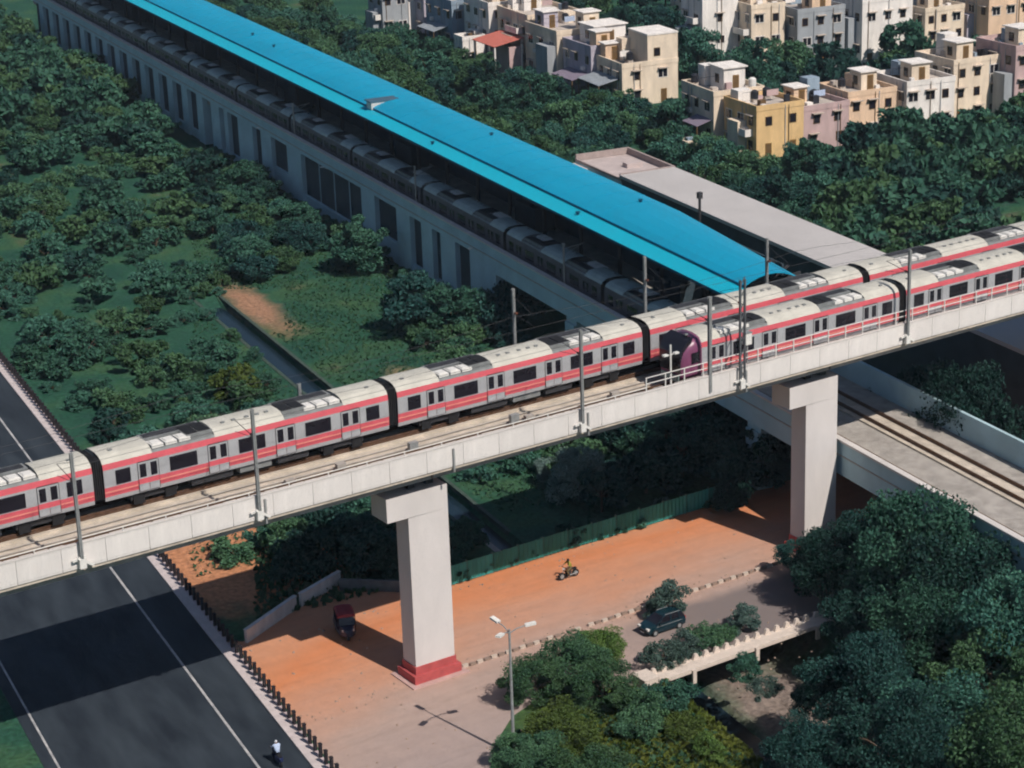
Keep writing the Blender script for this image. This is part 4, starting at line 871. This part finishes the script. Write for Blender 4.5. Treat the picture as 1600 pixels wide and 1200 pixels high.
house(63.2, 95.4, 9.6, 9.0, 6.0, 'cream', 'cream corner house with a tall plain block at the end of its row', tall=(4.4, 9.6, .003, 6.5, 10.6), tank=[(3.0, 3.4), (2.9, 5.2)], mumty=[(.6, 3.4, 7.0, 8.8, 2.6, 'peach')], porch=(1.0, 8.6, 4.2, 3.6, GREYS), end_w=.6, seed=1)
house(62.6, 104.6, 9.4, 9.6, 7.4, 'lilac', 'lilac row house with a white roofed room behind the cream corner house', mumty=[(2.6, 8.2, 3.6, 8.6, 2.9, 'white'), (1.2, 3.6, .4, 2.6, 2.7, 'peach')], tank=[(7.6, 1.6)], porch=(.6, 7.6, 3.6, 3.2, PURP), seed=2)
house(61.6, 114.6, 10.2, 11.5, 8.4, 'cream', 'cream row house with a door in its roof stair room, mid row', mumty=[(5.2, 8.0, .6, 3.4, 3.0, 'cream'), (1.0, 3.6, 6.5, 9.8, 2.7, 'lilac')], tank=[(8.6, 8.0), (6.2, 9.0)], balcony=[(1.0, 5.2, 3.6)], seed=3)
house(62.2, 126.6, 9.6, 12.0, 9.2, 'cream', 'large cream row house with a bare roof terrace behind the red sheet roof', mumty=[(3.0, 6.2, 7.6, 11.2, 3.2, 'white')], tank=[(8.4, 3.0)], balcony=[(2.0, 6.5, 3.6), (2.0, 6.5, 6.6)], seed=4)
house(61.0, 139.5, 10.0, 11.0, 9.6, 'white', 'whitish row house at the top left of the cream row', storeys=3, mumty=[(1.2, 4.6, 1.0, 4.0, 3.0, 'cream')], tank=[(7.0, 6.0)], balcony=[(3.0, 7.0, 3.4)], seed=5)
house(60.0, 153.0, 9.5, 11.0, 8.2, 'blue', 'shaded blue grey row house near the top of the picture', mumty=[(4.0, 7.4, 2.0, 5.6, 2.8, 'white')], tank=[(2.0, 7.0)], porch=(2.0, 9.0, 4.2, 2.8, GREYS), seed=6)
house(61.2, 168.5, 5.2, 8.0, 10.8, 'lilac', 'narrow pale lilac tower house with one dark opening near its foot', storeys=3, end_w=.8, mumty=[(1.0, 4.0, 3.0, 6.0, 2.4, 'white')], seed=7)
house(54.5, 172.0, 5.0, 7.0, 8.6, 'grey', 'small grey house with white columns at the left end of the houses', balcony=[(.6, 4.0, 3.4)], tank=[(2.5, 4.0)], seed=8)
house(56.3, 140.2, 4.2, 3.6, 4.2, 'white', 'small white hut among the trees below the cream row', storeys=1, seed=9)
house(86.0, 110.5, 6.6, 7.4, 14.2, 'white', 'tall white house standing alone behind the trees', storeys=4, end_w=.5, balcony=[(1.0, 4.5, 4.2), (1.0, 4.5, 8.2)], tank=[(3, 4)], porch=(1, 6, 7.6, 2.2, GREYS), seed=10)
house(92.5, 106.0, 6.2, 9.0, 10.6, 'cream', 'cream house with stacked balconies right of the tall white house', storeys=3, balcony=[(.5, 4.0, 3.2), (.5, 4.0, 6.4)], mumty=[(2, 5, 4, 7.4, 2.4, 'cream')], seed=11)
house(99.4, 103.0, 9.0, 11.0, 9.6, 'grey', 'grey shaded house with a pink roof room at the right of the houses', storeys=3, mumty=[(3.0, 6.6, .5, 3.6, 2.7, 'peach')], tank=[(2, 8), (7, 7)], balcony=[(4.0, 9.0, 3.2)], seed=12)
house(62.4, 54.6, 7.6, 8.6, 6.8, 'yellow', 'yellow house with an ochre door in the lower right row', tank=[(3.0, 5.4), (5.4, 6.2)], balcony=[(1.0, 4.4, 3.2)], seed=13)
house(61.0, 63.8, 8.0, 9.8, 7.4, 'cream', 'cream house with a large roof room behind the yellow house', mumty=[(3.0, 6.4, 2.6, 6.6, 3.2, 'white')], tank=[(7, 1.6), (1.4, 8.4)], end_w=.6, porch=(.6, 5.0, 4.0, 2.4, PURP), seed=14)
house(70.6, 55.6, 7.6, 8.0, 5.6, 'pink', 'pinkish low house right of the yellow house', mumty=[(1.0, 3.2, 4.0, 6.6, 2.5, 'peach')], tank=[(5, 5)], seed=15)
house(78.8, 57.0, 8.0, 8.0, 6.4, 'peach', 'peach house beyond the pinkish low house', mumty=[(4.0, 6.6, 3.0, 6.0, 2.6, 'cream')], tank=[(2, 5)], seed=16)
house(51.2, 54.4, 1.9, 1.8, 3.4, 'cream', 'tiny cream pump house among trees beside the grey shed roof', storeys=1, end_w=0, side_w=0, seed=17)
xr = [(88.0, 56, 'white', 'white house at the right edge of the lower row'), (97.4, 58, 'cream', 'cream house beyond the right edge of the lower row'), (110.5, 101, 'white', 'white house right of the grey shaded house'), (121.5, 99, 'cream', 'cream house far right behind the trees'), (132, 96, 'peach', 'peach house farthest right behind the trees'),
      (101, 140, 'cream', 'cream house in the second row at the top right'), (112, 139, 'white', 'white house in the second row at the top right'), (124, 137, 'pink', 'pink house in the second row at the top right'), (137, 135, 'cream', 'cream house in the second row at the far top right'), (106, 55, 'pink', 'pink house farthest right in the lower row')]
for i, (b, a, c_, lab) in enumerate(xr): house(b, a, 8.0 + (i % 3), 9.0, 7.0 + (i * 1.7) % 4, c_, lab, storeys=2 + i % 2, mumty=[(2, 5, 2, 5, 2.7, 'cream')], tank=[(6, 6)], seed=30 + i)
ls = thing('red_roofed_shelter', 'low shelter with a sloping red sheet roof in front of the cream row', 'shelter', BA(56.0, 126.8), A_M)
MB().add([(0, 0, 5.2), (5.6, 0, 6.2), (5.6, 8.8, 6.2), (0, 8.8, 5.2), (0, 0, 5.3), (5.6, 0, 6.3), (5.6, 8.8, 6.3), (0, 8.8, 5.3)], [(0, 3, 2, 1), (4, 5, 6, 7), (0, 1, 5, 4), (1, 2, 6, 5), (2, 3, 7, 6), (3, 0, 4, 7)]).build('roof', REDS, ls)
for x, y in ((.3, .3), (.3, 8.4), (5.2, .3), (5.2, 8.4)): MB().box(x - .12, x + .12, y - .12, y + .12, 0, 5.2).build('post', HM['white'], ls)
MB().box(3.0, 5.3, .5, 8.2, 0, 4.8).build('back_room', HM['pink'], ls); houses.append((56.0, 126.8, 5.6, 8.8))

# ================================================================== VEGETATION
def crown_mesh(name, seed, rx, rz, nclump, per, leaf, base=0.0, ragged=.35):
    r = np.random.RandomState(seed); vs = []; 
    cl = []
    for k in range(nclump):
        th = r.uniform(0, 2 * np.pi); u = r.uniform(-.75, 1); q = r.uniform(.35, 1.0) ** .5
        c = np.array([np.cos(th) * np.sqrt(max(0, 1 - u * u)) * rx * q, np.sin(th) * np.sqrt(max(0, 1 - u * u)) * rx * q, u * rz * q]) * (1 + r.uniform(-ragged, ragged) * .6)
        cr = r.uniform(.20, .42) * rx; cl.append((c, cr))
    P = []; 
    for c, cr in cl:
        d = r.normal(size=(per, 3)); d /= np.linalg.norm(d, axis=1)[:, None]; rad = cr * r.uniform(.55, 1.08, size=(per, 1)); d[:, 2] *= .75; P.append(c + d * rad)
    P = np.vstack(P); n = len(P)
    a = r.normal(size=(n, 3)); a /= np.linalg.norm(a, axis=1)[:, None]; b = r.normal(size=(n, 3)); b -= (a * b).sum(1)[:, None] * a; b /= np.linalg.norm(b, axis=1)[:, None]
    sz = leaf * r.uniform(.6, 1.35, size=(n, 1)); a = a * sz; b = b * sz * .62
    Vv = np.empty((n, 4, 3)); Vv[:, 0] = P - a; Vv[:, 1] = P + b * .9; Vv[:, 2] = P + a; Vv[:, 3] = P - b
    Vv[:, :, 2] += base
    me = bpy.data.meshes.new(name); me.vertices.add(n * 4); me.vertices.foreach_set('co', Vv.reshape(-1)); me.loops.add(n * 4); me.loops.foreach_set('vertex_index', np.arange(n * 4)); me.polygons.add(n); me.polygons.foreach_set('loop_start', np.arange(0, n * 4, 4)); me.update(calc_edges=True); me.validate()
    return me, cl
def trunk_mesh(name, h, r0, cl, base):
    t = MB(); t.tube([(0, 0, -.3), (.05, .03, h * .5), (0, 0, h)], [r0, r0 * .8, r0 * .55], 7)
    for c, cr in cl[:7]:
        e = Vector(c) + Vector((0, 0, base)); t.tube([(0, 0, h * .7), (e * .5 + Vector((0, 0, h * .45))), e], [r0 * .5, r0 * .32, r0 * .12], 5)
    return t.mesh(name, TRUNK)
PROTO = {}
def proto(key, seed, rx, rz, ncl, per, leaf, h, r0):
    base = h + rz * .55; me, cl = crown_mesh('crown', seed, rx, rz, ncl, per, leaf, base); me.materials.append(LEAF[0]); PROTO[key] = (me, trunk_mesh('trunk', base, r0, cl, base))
# (unit size about 6 m wide for trees, 2.4 m for shrubs)
for i in range(5): proto('far%d' % i, 40 + i, 3.0, [2.3, 2.8, 2.0, 2.6, 3.2][i], 30, 230, .195, 1.3, .16)
for i in range(3): proto('near%d' % i, 60 + i, 2.4, [1.9, 2.4, 1.6][i], 38, 620, .078, 1.0, .12)
for i in range(4): proto('shrub%d' % i, 80 + i, 1.25, [.9, 1.1, .7, 1.4][i], 18, 170, .115, .05, .05)
for i in range(2): proto('nshrub%d' % i, 90 + i, 1.25, [.95, 1.2][i], 22, 260, .07, .1, .05)
def plant(key, p, k, leaf, label, cat, group, name='tree', kz=1.0, z=None):
    cm, tm_ = PROTO[key]
    t = thing(name, label, cat, (p[0], p[1], p[2] if z is None else z), rng.uniform(0, 6.28), group); t.scale = (k, k * rng.uniform(.9, 1.1), k * kz)
    c = put('crown', cm, t); c.material_slots[0].link = 'OBJECT'; c.material_slots[0].material = LEAF[leaf]
    put('trunk', tm_, t); return t
def clear_of(b, a, r):
    for hb, ha, w, d in houses:
        if hb - r < b < hb + w + r and ha - r < a < ha + d + r: return False
    return True
placed = []; MASS = []; IND = [0]
TONE = {0: 'teal green', 1: 'mid green', 2: 'yellow green', 3: 'very dark', 4: 'pale grey green', 5: 'sunlit pale'}
def size_word(k, lo, hi): return 'small' if k < lo + (hi - lo) / 3 else ('large' if k > lo + 2 * (hi - lo) / 3 else 'middling')
def pick(v, table):
    for lim, txt in table:
        if v < lim: return txt
    return table[-1][1]
def scatter(zone, n, keys, size, leaves, where, cat, group, sp, name='tree', cond=None, tries=40, kz=(.85, 1.2)):
    b0, b1, a0, a1 = zone; got = 0; tr = 0
    while got < n and tr < n * tries:
        tr += 1; b = rng.uniform(b0, b1); a = rng.uniform(a0, a1); k = rng.uniform(*size); rad = sp * k
        if cond and not cond(b, a, k): continue
        p = BA(b, a); x, y = proj(p)
        if not (-90 < x < 1690 and -50 < y < 1290): continue
        if any((b - q[0]) ** 2 + (a - q[1]) ** 2 < (rad + q[2]) ** 2 for q in placed): continue
        lf = rng.choice(leaves); placed.append((b, a, rad)); got += 1
        if cat == 'tree' and (not (322 < x < 1282) or y < -8 or IND[0] >= CAP): MASS.append((p, k, lf, rng.uniform(0, 6.28), rng.uniform(*kz))); continue
        IND[0] += cat == 'tree'
        plant(rng.choice(keys), p, k, lf, size_word(k, *size) + ' ' + TONE[lf] + ' ' + where(b, a, x, y), cat, group, name, rng.uniform(*kz))
CAP = 290
FAR = ['far%d' % i for i in range(5)]; SHR = ['shrub%d' % i for i in range(4)]
def hz(b, a, k):
    if not clear_of(b, a, 1.6 * k): return False
    if b < 36 and a < 40: return False
    return True
ALONG = [(330, 'beyond the left end of the blue roof'), (520, 'beside the left stretch of the blue roof'), (640, 'behind the hatch on the blue roof'), (760, 'below the small white hut'), (860, 'below the red sheet roof'), (960, 'below the lilac row house'), (1060, 'below the cream corner house'), (1170, 'beside the tiny pump house'), (1270, 'below the yellow house'), (9999, 'far right of the yellow house')]
def belt_where(b, a, x, y): return 'tree ' + pick(x, ALONG) + pick(b, [(34, ', close to the station'), (47, ', mid belt'), (999, ', nearest the houses')])
# belt between the station and the houses: crowns stay below the lit walls
def belt(b, a, k):
    if not hz(b, a, k): return False
    x, y = proj(BA(b, a, 5.2 * k))
    lim = np.interp(x, [300, 560, 640, 700, 760, 830, 905, 960, 1050, 1064, 1100, 1180, 1280, 1600], [-90, 26, 40, 80, 90, 107, 122, 140, 147, 152, 212, 228, 224, 190])
    return y > lim
scatter((14, 62, -36, 262), 290, FAR, (.65, 1.2), [0, 0, 0, 1, 1, 3], belt_where, 'tree', 'trees between the station and the houses', 1.32, cond=belt, tries=90)
scatter((62, 130, 12, 56), 60, FAR, (.7, 1.2), [0, 0, 1, 3], belt_where, 'tree', 'trees between the station and the houses', 1.5, cond=lambda b, a, k: hz(b, a, k) and a < 53 - 3 * k)
scatter((54, 62.5, 52, 182), 46, SHR, (1.0, 1.9), [0, 0, 1], lambda b, a, x, y: 'bush at the house foot ' + pick(x, ALONG), 'bush', 'bushes at the foot of the houses', .8, 'bush', cond=lambda b, a, k: clear_of(b, a, .6 * k))
# trees behind and among the houses
def town_where(b, a, x, y): return 'tree ' + pick(x, [(330, 'at the top left beyond the station'), (560, 'left of the houses at the top'), (720, 'behind the narrow lilac tower house'), (880, 'behind the whitish row house'), (1000, 'behind the cream row'), (1100, 'left of the tall white house'), (1200, 'near the house with stacked balconies'), (1300, 'near the grey shaded house'), (9999, 'at the far top right')]) + pick(a, [(96, ', between the house rows'), (150, ', just behind the houses'), (999, ', farthest back')])
scatter((70, 152, 62, 250), 150, FAR, (.8, 1.35), [0, 0, 3, 3, 1], town_where, 'tree', 'trees among the houses', 1.6, cond=hz)
# scrub between the station wall and the viaduct
def meadow(b, a, k):
    if abs(b - NARROW_C) < 2.4 + 1.2 * k and a < 36: return False
    s, t = to_st(BA(b, a))
    if t < 9 + k or b < -48.0: return False
    x, y = proj(BA(b, a))
    if 335 < x < 470 and 445 < y < 548: return False
    if 430 < x < 640 and 425 < y < 600 and (k > .6 or rng.random() < .85): return False
    return True
def scrub_where(kind):
    def w(b, a, x, y):
        return kind + ' ' + pick(b, [(-26, 'left of the narrow drain'), (-19, 'on the right drain bank'), (-9, 'in the middle of the scrub'), (99, 'by the station wall')]) + ' ' + pick(x, [(200, 'at the far left'), (330, 'left of the bare earth patch'), (430, 'near the bare earth patch'), (540, 'above the left red car'), (640, 'above the train coupling'), (760, 'above the middle red car'), (900, 'behind the grey mast'), (9999, 'behind the fence')])
    return w
scatter((-17, -3.6, 2, 118), 44, FAR, (.50, .98), [0, 0, 1, 3, 0], scrub_where('tree'), 'tree', 'trees in the scrub before the station', 1.15, cond=meadow, kz=(.7, .95))
scatter((-47, -15, -14, 118), 26, FAR, (.42, .80), [0, 0, 1, 3, 0], scrub_where('tree'), 'tree', 'trees in the scrub before the station', 1.45, cond=meadow, kz=(.7, .95))
scatter((-47, -2.0, -40, 130), 210, SHR, (.7, 2.1), [0, 0, 0, 1, 1, 3], scrub_where('bush'), 'bush', 'bushes in the scrub before the station', .72, 'bush', cond=meadow, kz=(.55, 1.0))
scatter((-95, -68, -40, 200), 90, FAR, (.7, 1.2), [0, 1, 3, 0], lambda b, a, x, y: 'tree beyond the asphalt road, ' + pick(y, [(200, 'at the top left'), (420, 'in the upper left'), (620, 'in the middle left'), (9999, 'below the viaduct')]), 'tree', 'trees beyond the asphalt road', 1.5)
scatter((-47, -3, 118, 245), 90, FAR, (.7, 1.15), [0, 1, 3, 0], lambda b, a, x, y: 'tree left of the station wall ' + pick(y, [(60, 'in the top left corner'), (120, 'below the top left corner'), (9999, 'in the upper left')]), 'tree', 'trees left of the station', 1.5)
# single trees that stand out
def tree(key, px, py, k, leaf, label, cat='tree', name='tree', kz=1.0): 
    p = G(px, py); b, a = to_ba(p); placed.append((b, a, 1.6 * k)); return plant(key, p, k, leaf, label, cat, None, name, kz)
tree('far3', 655, 522, 1.15, 3, 'big dark tree just behind the middle red car'); tree('far1', 706, 528, 1.0, 0, 'teal green tree behind the middle red car, right of the big dark tree'); tree('far0', 792, 520, 1.05, 3, 'dark tree below the station wall where the open viaduct begins', kz=1.1)
tree('far2', 752, 500, .8, 1, 'rounded mid green tree beside the station wall near its open end'); tree('far4', 560, 425, 1.0, 0, 'teal green tree in front of the station wall left of the big dark tree'); tree('far2', 380, 300, 1.1, 0, 'broad tree close to the station wall at the left edge', kz=.8)
tree('shrub3', 368, 622, 1.7, 2, 'yellow green bush left of the narrow drain', 'bush', 'bush'); tree('shrub1', 395, 640, 1.6, 1, 'mid green bush beside the yellow green one by the drain', 'bush', 'bush'); tree('shrub0', 345, 600, 1.5, 0, 'dark bush at the left of the yellow green bush', 'bush', 'bush')
for q, (b, a, k, lf, lab) in enumerate(((-25.6, 31.5, 1.0, 0, 'teal bush at the left of the drain end'), (-23.8, 33.0, 1.1, 1, 'green bush closing the upper end of the drain'), (-22.0, 32.4, .8, 0, 'small teal bush at the right of the drain end'), (-25.9, 24.0, .8, 0, 'teal bush overhanging the left side of the drain, upper'), (-26.0, 15.5, .9, 1, 'green bush overhanging the left side of the drain, middle'), (-25.8, 8.0, .8, 0, 'teal bush overhanging the left side of the drain, lower'))):
    plant(SHR[q % 4], BA(b, a), k, lf, lab, 'bush', None, 'bush', .8)
for q in range(26):
    a = -6 + q * 4.2 + rng.uniform(-1.2, 1.2); lf = rng.choice([0, 0, 3, 1]); plant(SHR[q % 4], BA(-1.9 + rng.uniform(-.5, .4), a), rng.uniform(.8, 1.5), lf, TONE[lf] + ' bush against the station wall, ' + ORD[q] + ' from its open viaduct end', 'bush', 'bushes against the station wall', 'bush', rng.uniform(.8, 1.3))
# under and behind the viaduct
tree('near1', 905, 785, 1.0, 5, 'pale grey green tree standing behind the green fence', kz=1.05); tree('near0', 868, 758, .6, 5, 'smaller pale tree left of the grey green one behind the fence')
under = [(1010, 770, 1.0), (1065, 745, 1.05), (1120, 742, 1.1), (1168, 770, .9), (980, 700, .9), (1100, 690, 1.0), (1190, 720, 1.0), (940, 800, .7), (1040, 700, 1.0), (1140, 800, .55)]
SPOT = ['left end of the group', 'second from the left', 'third, behind the fence middle', 'right end of the group', 'back row, left', 'back row, middle right', 'back row, far right', 'lowest, close to the fence', 'back row, middle', 'small, beside the lit sand patch']
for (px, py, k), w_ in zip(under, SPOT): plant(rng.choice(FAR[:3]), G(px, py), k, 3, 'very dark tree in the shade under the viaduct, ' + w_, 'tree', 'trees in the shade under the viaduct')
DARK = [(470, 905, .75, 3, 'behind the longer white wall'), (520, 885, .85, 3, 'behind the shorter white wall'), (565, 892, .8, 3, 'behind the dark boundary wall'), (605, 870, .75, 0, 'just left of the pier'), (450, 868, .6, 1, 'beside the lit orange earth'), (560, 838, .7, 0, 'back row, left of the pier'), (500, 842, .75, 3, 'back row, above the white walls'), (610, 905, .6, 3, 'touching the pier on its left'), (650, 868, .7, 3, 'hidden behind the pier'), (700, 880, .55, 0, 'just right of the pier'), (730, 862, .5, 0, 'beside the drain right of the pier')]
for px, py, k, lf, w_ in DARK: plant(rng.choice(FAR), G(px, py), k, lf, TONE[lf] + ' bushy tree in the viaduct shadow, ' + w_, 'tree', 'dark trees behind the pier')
for k in range(22):
    s = 8.4 + k * 1.25; p = ST(s + rng.uniform(-.3, .3), 8.75 + rng.uniform(-.2, .5)); plant(rng.choice(SHR), p, rng.uniform(.45, .95), rng.choice([0, 0, 4, 3]), 'small weed bush behind the green fence, ' + ORD[k] + ' from its left end', 'bush', 'weed bushes along the green fence', 'bush')
# foreground: by the service road and the drain
NR = ['near0', 'near1', 'near2']
fg = [('near0', 838, 1098, .85, 1, 'green tree just right of the street lamp pole'), ('near1', 895, 1075, .95, 1, 'green tree left of the cream culvert parapet'), ('near2', 935, 1035, .78, 2, 'small yellow green tree beside the kerb stones before the car'), ('near0', 945, 1112, .85, 1, 'leafy tree below the end block of the culvert parapet'),
      ('near2', 880, 1178, 1.0, 2, 'yellow green tree at the bottom centre of the picture'), ('near0', 822, 1212, .9, 1, 'green tree at the bottom edge right of the yard corner'),
      ('near0', 925, 1255, 1.1, 1, 'green tree cut by the bottom edge of the picture')]
for key, px, py, k, lf, lab in fg: plant(key, G(px, py), k, lf, lab, 'tree', None, 'tree', rng.uniform(.8, 1.05))
for key, px, py, k, lf, lab in (('nshrub1', 1040, 962, 1.35, 4, 'round grey green shrub behind the dark teal car'), ('nshrub0', 1036, 1040, 1.15, 4, 'grey green shrub between the car and the culvert parapet'), ('nshrub1', 1075, 1022, .95, 4, 'dusty shrub right of the one below the car'), ('nshrub0', 1100, 1010, 1.05, 1, 'olive shrub in the middle of the culvert parapet'), ('nshrub1', 1162, 985, 1.0, 4, 'thin brownish shrub at the road edge near the dark tree'), ('nshrub0', 1130, 1000, .7, 1, 'small olive shrub behind the culvert parapet studs'), ('nshrub0', 1046, 1108, 1.2, 0, 'dark teal shrub under the left end of the culvert parapet'), ('nshrub1', 1008, 1120, 1.1, 1, 'green shrub below the end block of the parapet'),
      ('nshrub0', 1065, 1150, 1.0, 2, 'yellow green shrub on the grassy bank of the drain'), ('nshrub1', 1110, 1185, .9, 2, 'small shrub on the bank low beside the water'), ('nshrub0', 1000, 1150, 1.2, 1, 'green shrub in the middle of the grassy bank'), ('nshrub1', 1165, 1060, .9, 0, 'teal shrub at the upper edge of the silt bar'), ('nshrub0', 1195, 1085, .8, 4, 'pale shrub on the silt bar under the bridge')):
    plant(key, G(px, py), k, lf, lab, 'bush', None, 'bush')
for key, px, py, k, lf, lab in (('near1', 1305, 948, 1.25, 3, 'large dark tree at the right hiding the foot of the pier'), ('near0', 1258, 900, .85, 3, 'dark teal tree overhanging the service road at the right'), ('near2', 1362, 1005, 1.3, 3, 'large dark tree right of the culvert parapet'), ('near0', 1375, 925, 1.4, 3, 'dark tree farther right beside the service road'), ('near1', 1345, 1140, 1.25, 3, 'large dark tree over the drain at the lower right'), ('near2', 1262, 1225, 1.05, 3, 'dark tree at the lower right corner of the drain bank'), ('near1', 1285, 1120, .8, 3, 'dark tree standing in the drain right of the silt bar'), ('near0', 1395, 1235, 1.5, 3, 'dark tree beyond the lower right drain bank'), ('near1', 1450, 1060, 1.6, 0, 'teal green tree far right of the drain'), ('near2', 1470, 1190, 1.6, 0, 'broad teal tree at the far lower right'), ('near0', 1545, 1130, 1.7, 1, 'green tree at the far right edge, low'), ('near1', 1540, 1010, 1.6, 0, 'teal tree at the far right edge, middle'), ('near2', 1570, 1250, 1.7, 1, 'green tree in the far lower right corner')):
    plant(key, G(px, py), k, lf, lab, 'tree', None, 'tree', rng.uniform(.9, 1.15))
# trees beyond the edges of the photograph, one mass
def tree_mass():
    vs = []; mi = []; pr = []
    for i in range(3):
        me, _ = crown_mesh('mass', 140 + i, 3.0, [2.3, 2.8, 2.0][i], 26, 34, .52, 2.9); c = np.empty(len(me.vertices) * 3); me.vertices.foreach_get('co', c); pr.append(c.reshape(-1, 3)); bpy.data.meshes.remove(me)
    for q, (p, k, lf, rz, kz) in enumerate(MASS):
        c = pr[q % 3] * (k, k, k * kz); cs, sn = math.cos(rz), math.sin(rz)
        vs.append(np.c_[c[:, 0] * cs - c[:, 1] * sn + p.x, c[:, 0] * sn + c[:, 1] * cs + p.y, c[:, 2]]); mi.append(np.full(len(c) // 4, lf))
    Vv = np.vstack(vs); n = len(Vv) // 4; me = bpy.data.meshes.new('tree_mass'); me.vertices.add(n * 4); me.vertices.foreach_set('co', Vv.reshape(-1)); me.loops.add(n * 4); me.loops.foreach_set('vertex_index', np.arange(n * 4)); me.polygons.add(n); me.polygons.foreach_set('loop_start', np.arange(0, n * 4, 4)); me.update(calc_edges=True)
    for m in LEAF: me.materials.append(m)
    me.polygons.foreach_set('material_index', np.concatenate(mi)); me.update()
    tag(put('tree_mass', me), 'continuous mass of trees around the outer edges of the scene', 'trees', kind='stuff')
tree_mass()
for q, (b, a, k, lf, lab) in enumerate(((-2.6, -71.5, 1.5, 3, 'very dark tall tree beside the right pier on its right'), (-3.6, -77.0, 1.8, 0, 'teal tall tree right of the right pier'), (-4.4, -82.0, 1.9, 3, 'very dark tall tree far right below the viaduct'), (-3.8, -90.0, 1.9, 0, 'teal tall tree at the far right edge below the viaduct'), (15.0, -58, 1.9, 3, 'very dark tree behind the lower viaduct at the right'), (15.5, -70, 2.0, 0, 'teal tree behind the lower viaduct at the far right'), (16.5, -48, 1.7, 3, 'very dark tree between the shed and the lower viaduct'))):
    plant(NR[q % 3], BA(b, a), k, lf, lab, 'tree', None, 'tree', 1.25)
# weeds and grass as ground cover
def grass():
    r = np.random.RandomState(3); pts_ = []
    def fill(b0, b1, a0, a1, n, z=0.0, cond=None, hmin=.15, hmax=.5):
        b = r.uniform(b0, b1, n); a = r.uniform(a0, a1, n)
        for i in range(n):
            if abs(b[i] - NARROW_C) < 2.2 and -60 < a[i] < 34: continue
            p = BA(b[i], a[i]); s, t = to_st(p); x, y = proj(p)
            if cond and not cond(b[i], a[i], s, t, x, y): continue
            h = r.uniform(hmin, hmax); pts_.append((p.x, p.y, ground_z(b[i], a[i]), h))
    fill(-48, -2.5, -42, 110, 42000, cond=lambda b, a, s, t, x, y: t > 9 and (b > -25 or rr.random() < .8) and not (338 < x < 445 and 452 < y < 520) and x > 300, hmin=.06, hmax=.24)
    fill(-50, -18, -100, -70, 15000, cond=lambda b, a, s, t, x, y: t < -14.9 and b < -24.6 and b > -40 and x > 790 + (1200 - y) * -.15 and y > 1062, hmin=.12, hmax=.45)
    n0 = len(pts_); fill(-36, -23.9, -106, -75, 18000, cond=lambda b, a, s, t, x, y: t < -15.2 and y > 1066, hmin=.12, hmax=.42); nbank = [len(pts_) - n0, n0]
    fill(-50, -36, -52, -28, 2500, cond=lambda b, a, s, t, x, y: x > 400 and t > 8.6, hmin=.2, hmax=.5)
    n = len(pts_); A = np.array(pts_); Vv = np.empty((n * 2, 4, 3)); 
    for j in range(2):
        th = r.uniform(0, np.pi, n); dx = np.cos(th) * A[:, 3] * .55; dy = np.sin(th) * A[:, 3] * .55; q = Vv[j::2]
        ln = r.uniform(-.2, .2, (n, 2))
        q[:, 0] = np.c_[A[:, 0] - dx, A[:, 1] - dy, A[:, 2]]; q[:, 1] = np.c_[A[:, 0] + dx, A[:, 1] + dy, A[:, 2]]
        q[:, 2] = np.c_[A[:, 0] + dx * .5 + ln[:, 0], A[:, 1] + dy * .5 + ln[:, 1], A[:, 2] + A[:, 3]]; q[:, 3] = np.c_[A[:, 0] - dx * .7 + ln[:, 0], A[:, 1] - dy * .7 + ln[:, 1], A[:, 2] + A[:, 3] * .8]
    n2 = n * 2; me = bpy.data.meshes.new('weeds'); me.vertices.add(n2 * 4); me.vertices.foreach_set('co', Vv.reshape(-1)); me.loops.add(n2 * 4); me.loops.foreach_set('vertex_index', np.arange(n2 * 4)); me.polygons.add(n2); me.polygons.foreach_set('loop_start', np.arange(0, n2 * 4, 4)); me.update(calc_edges=True)
    mi_ = np.zeros(n, int); mi_[nbank[1]:nbank[1] + nbank[0]] = 1
    me.materials.append(leaf_mat('weed_green', (.028, .094, .056), (.056, .116, .058), .2))
    me.materials.append(leaf_mat('bank_grass', (.075, .115, .018), (.12, .14, .03), .3)); me.polygons.foreach_set('material_index', np.repeat(mi_, 2)); me.update()
    tag(put('weeds', me), 'low weeds and rough grass covering the open ground', 'grass', kind='stuff')
grass()

# loose stones and litter on the yard
def rubble():
    r = random.Random(9); m = MB()
    for q in range(420):
        if q < 200: p = ST(r.uniform(-14, 36), r.choice([7.3, -4.9, -3.9]) + r.uniform(-.6, .6), .02)
        else: p = ST(r.uniform(-20, 34), r.uniform(-20, 7), .02)
        b, a = to_ba(p)
        if b < -48.5: continue
        k = r.uniform(.05, .16); m.add([(p.x + k * r.uniform(.6, 1) * math.cos(t), p.y + k * r.uniform(.6, 1) * math.sin(t), .02) for t in (0, 1.6, 3.1, 4.7)] + [(p.x, p.y, .02 + k * .8)], [(0, 1, 4), (1, 2, 4), (2, 3, 4), (3, 0, 4)])
    tag(m.build('rubble', mat('rubble_stone', (.30, .22, .17), .95, var=.35, scale=2)), 'loose stones and litter strewn over the sandy yard', 'stones', kind='stuff')
rubble()
# ================================================================== THIN HAZE
hz_ = MB().box(-700, 900, -60, 1500, -6, 90).build('haze'); tag(hz_, 'thin bluish air over the whole scene', 'haze', kind='stuff')
hm = bpy.data.materials.new('thin_haze'); hm.use_nodes = True; hn = hm.node_tree.nodes; hn.remove(hn['Principled BSDF'])
pv = hn.new('ShaderNodeVolumePrincipled'); pv.inputs['Color'].default_value = (.72, .86, 1.0, 1); pv.inputs['Density'].default_value = 0.00012; pv.inputs['Anisotropy'].default_value = 0.2
hm.node_tree.links.new(pv.outputs[0], hn['Material Output'].inputs['Volume']); hz_.data.materials.append(hm)
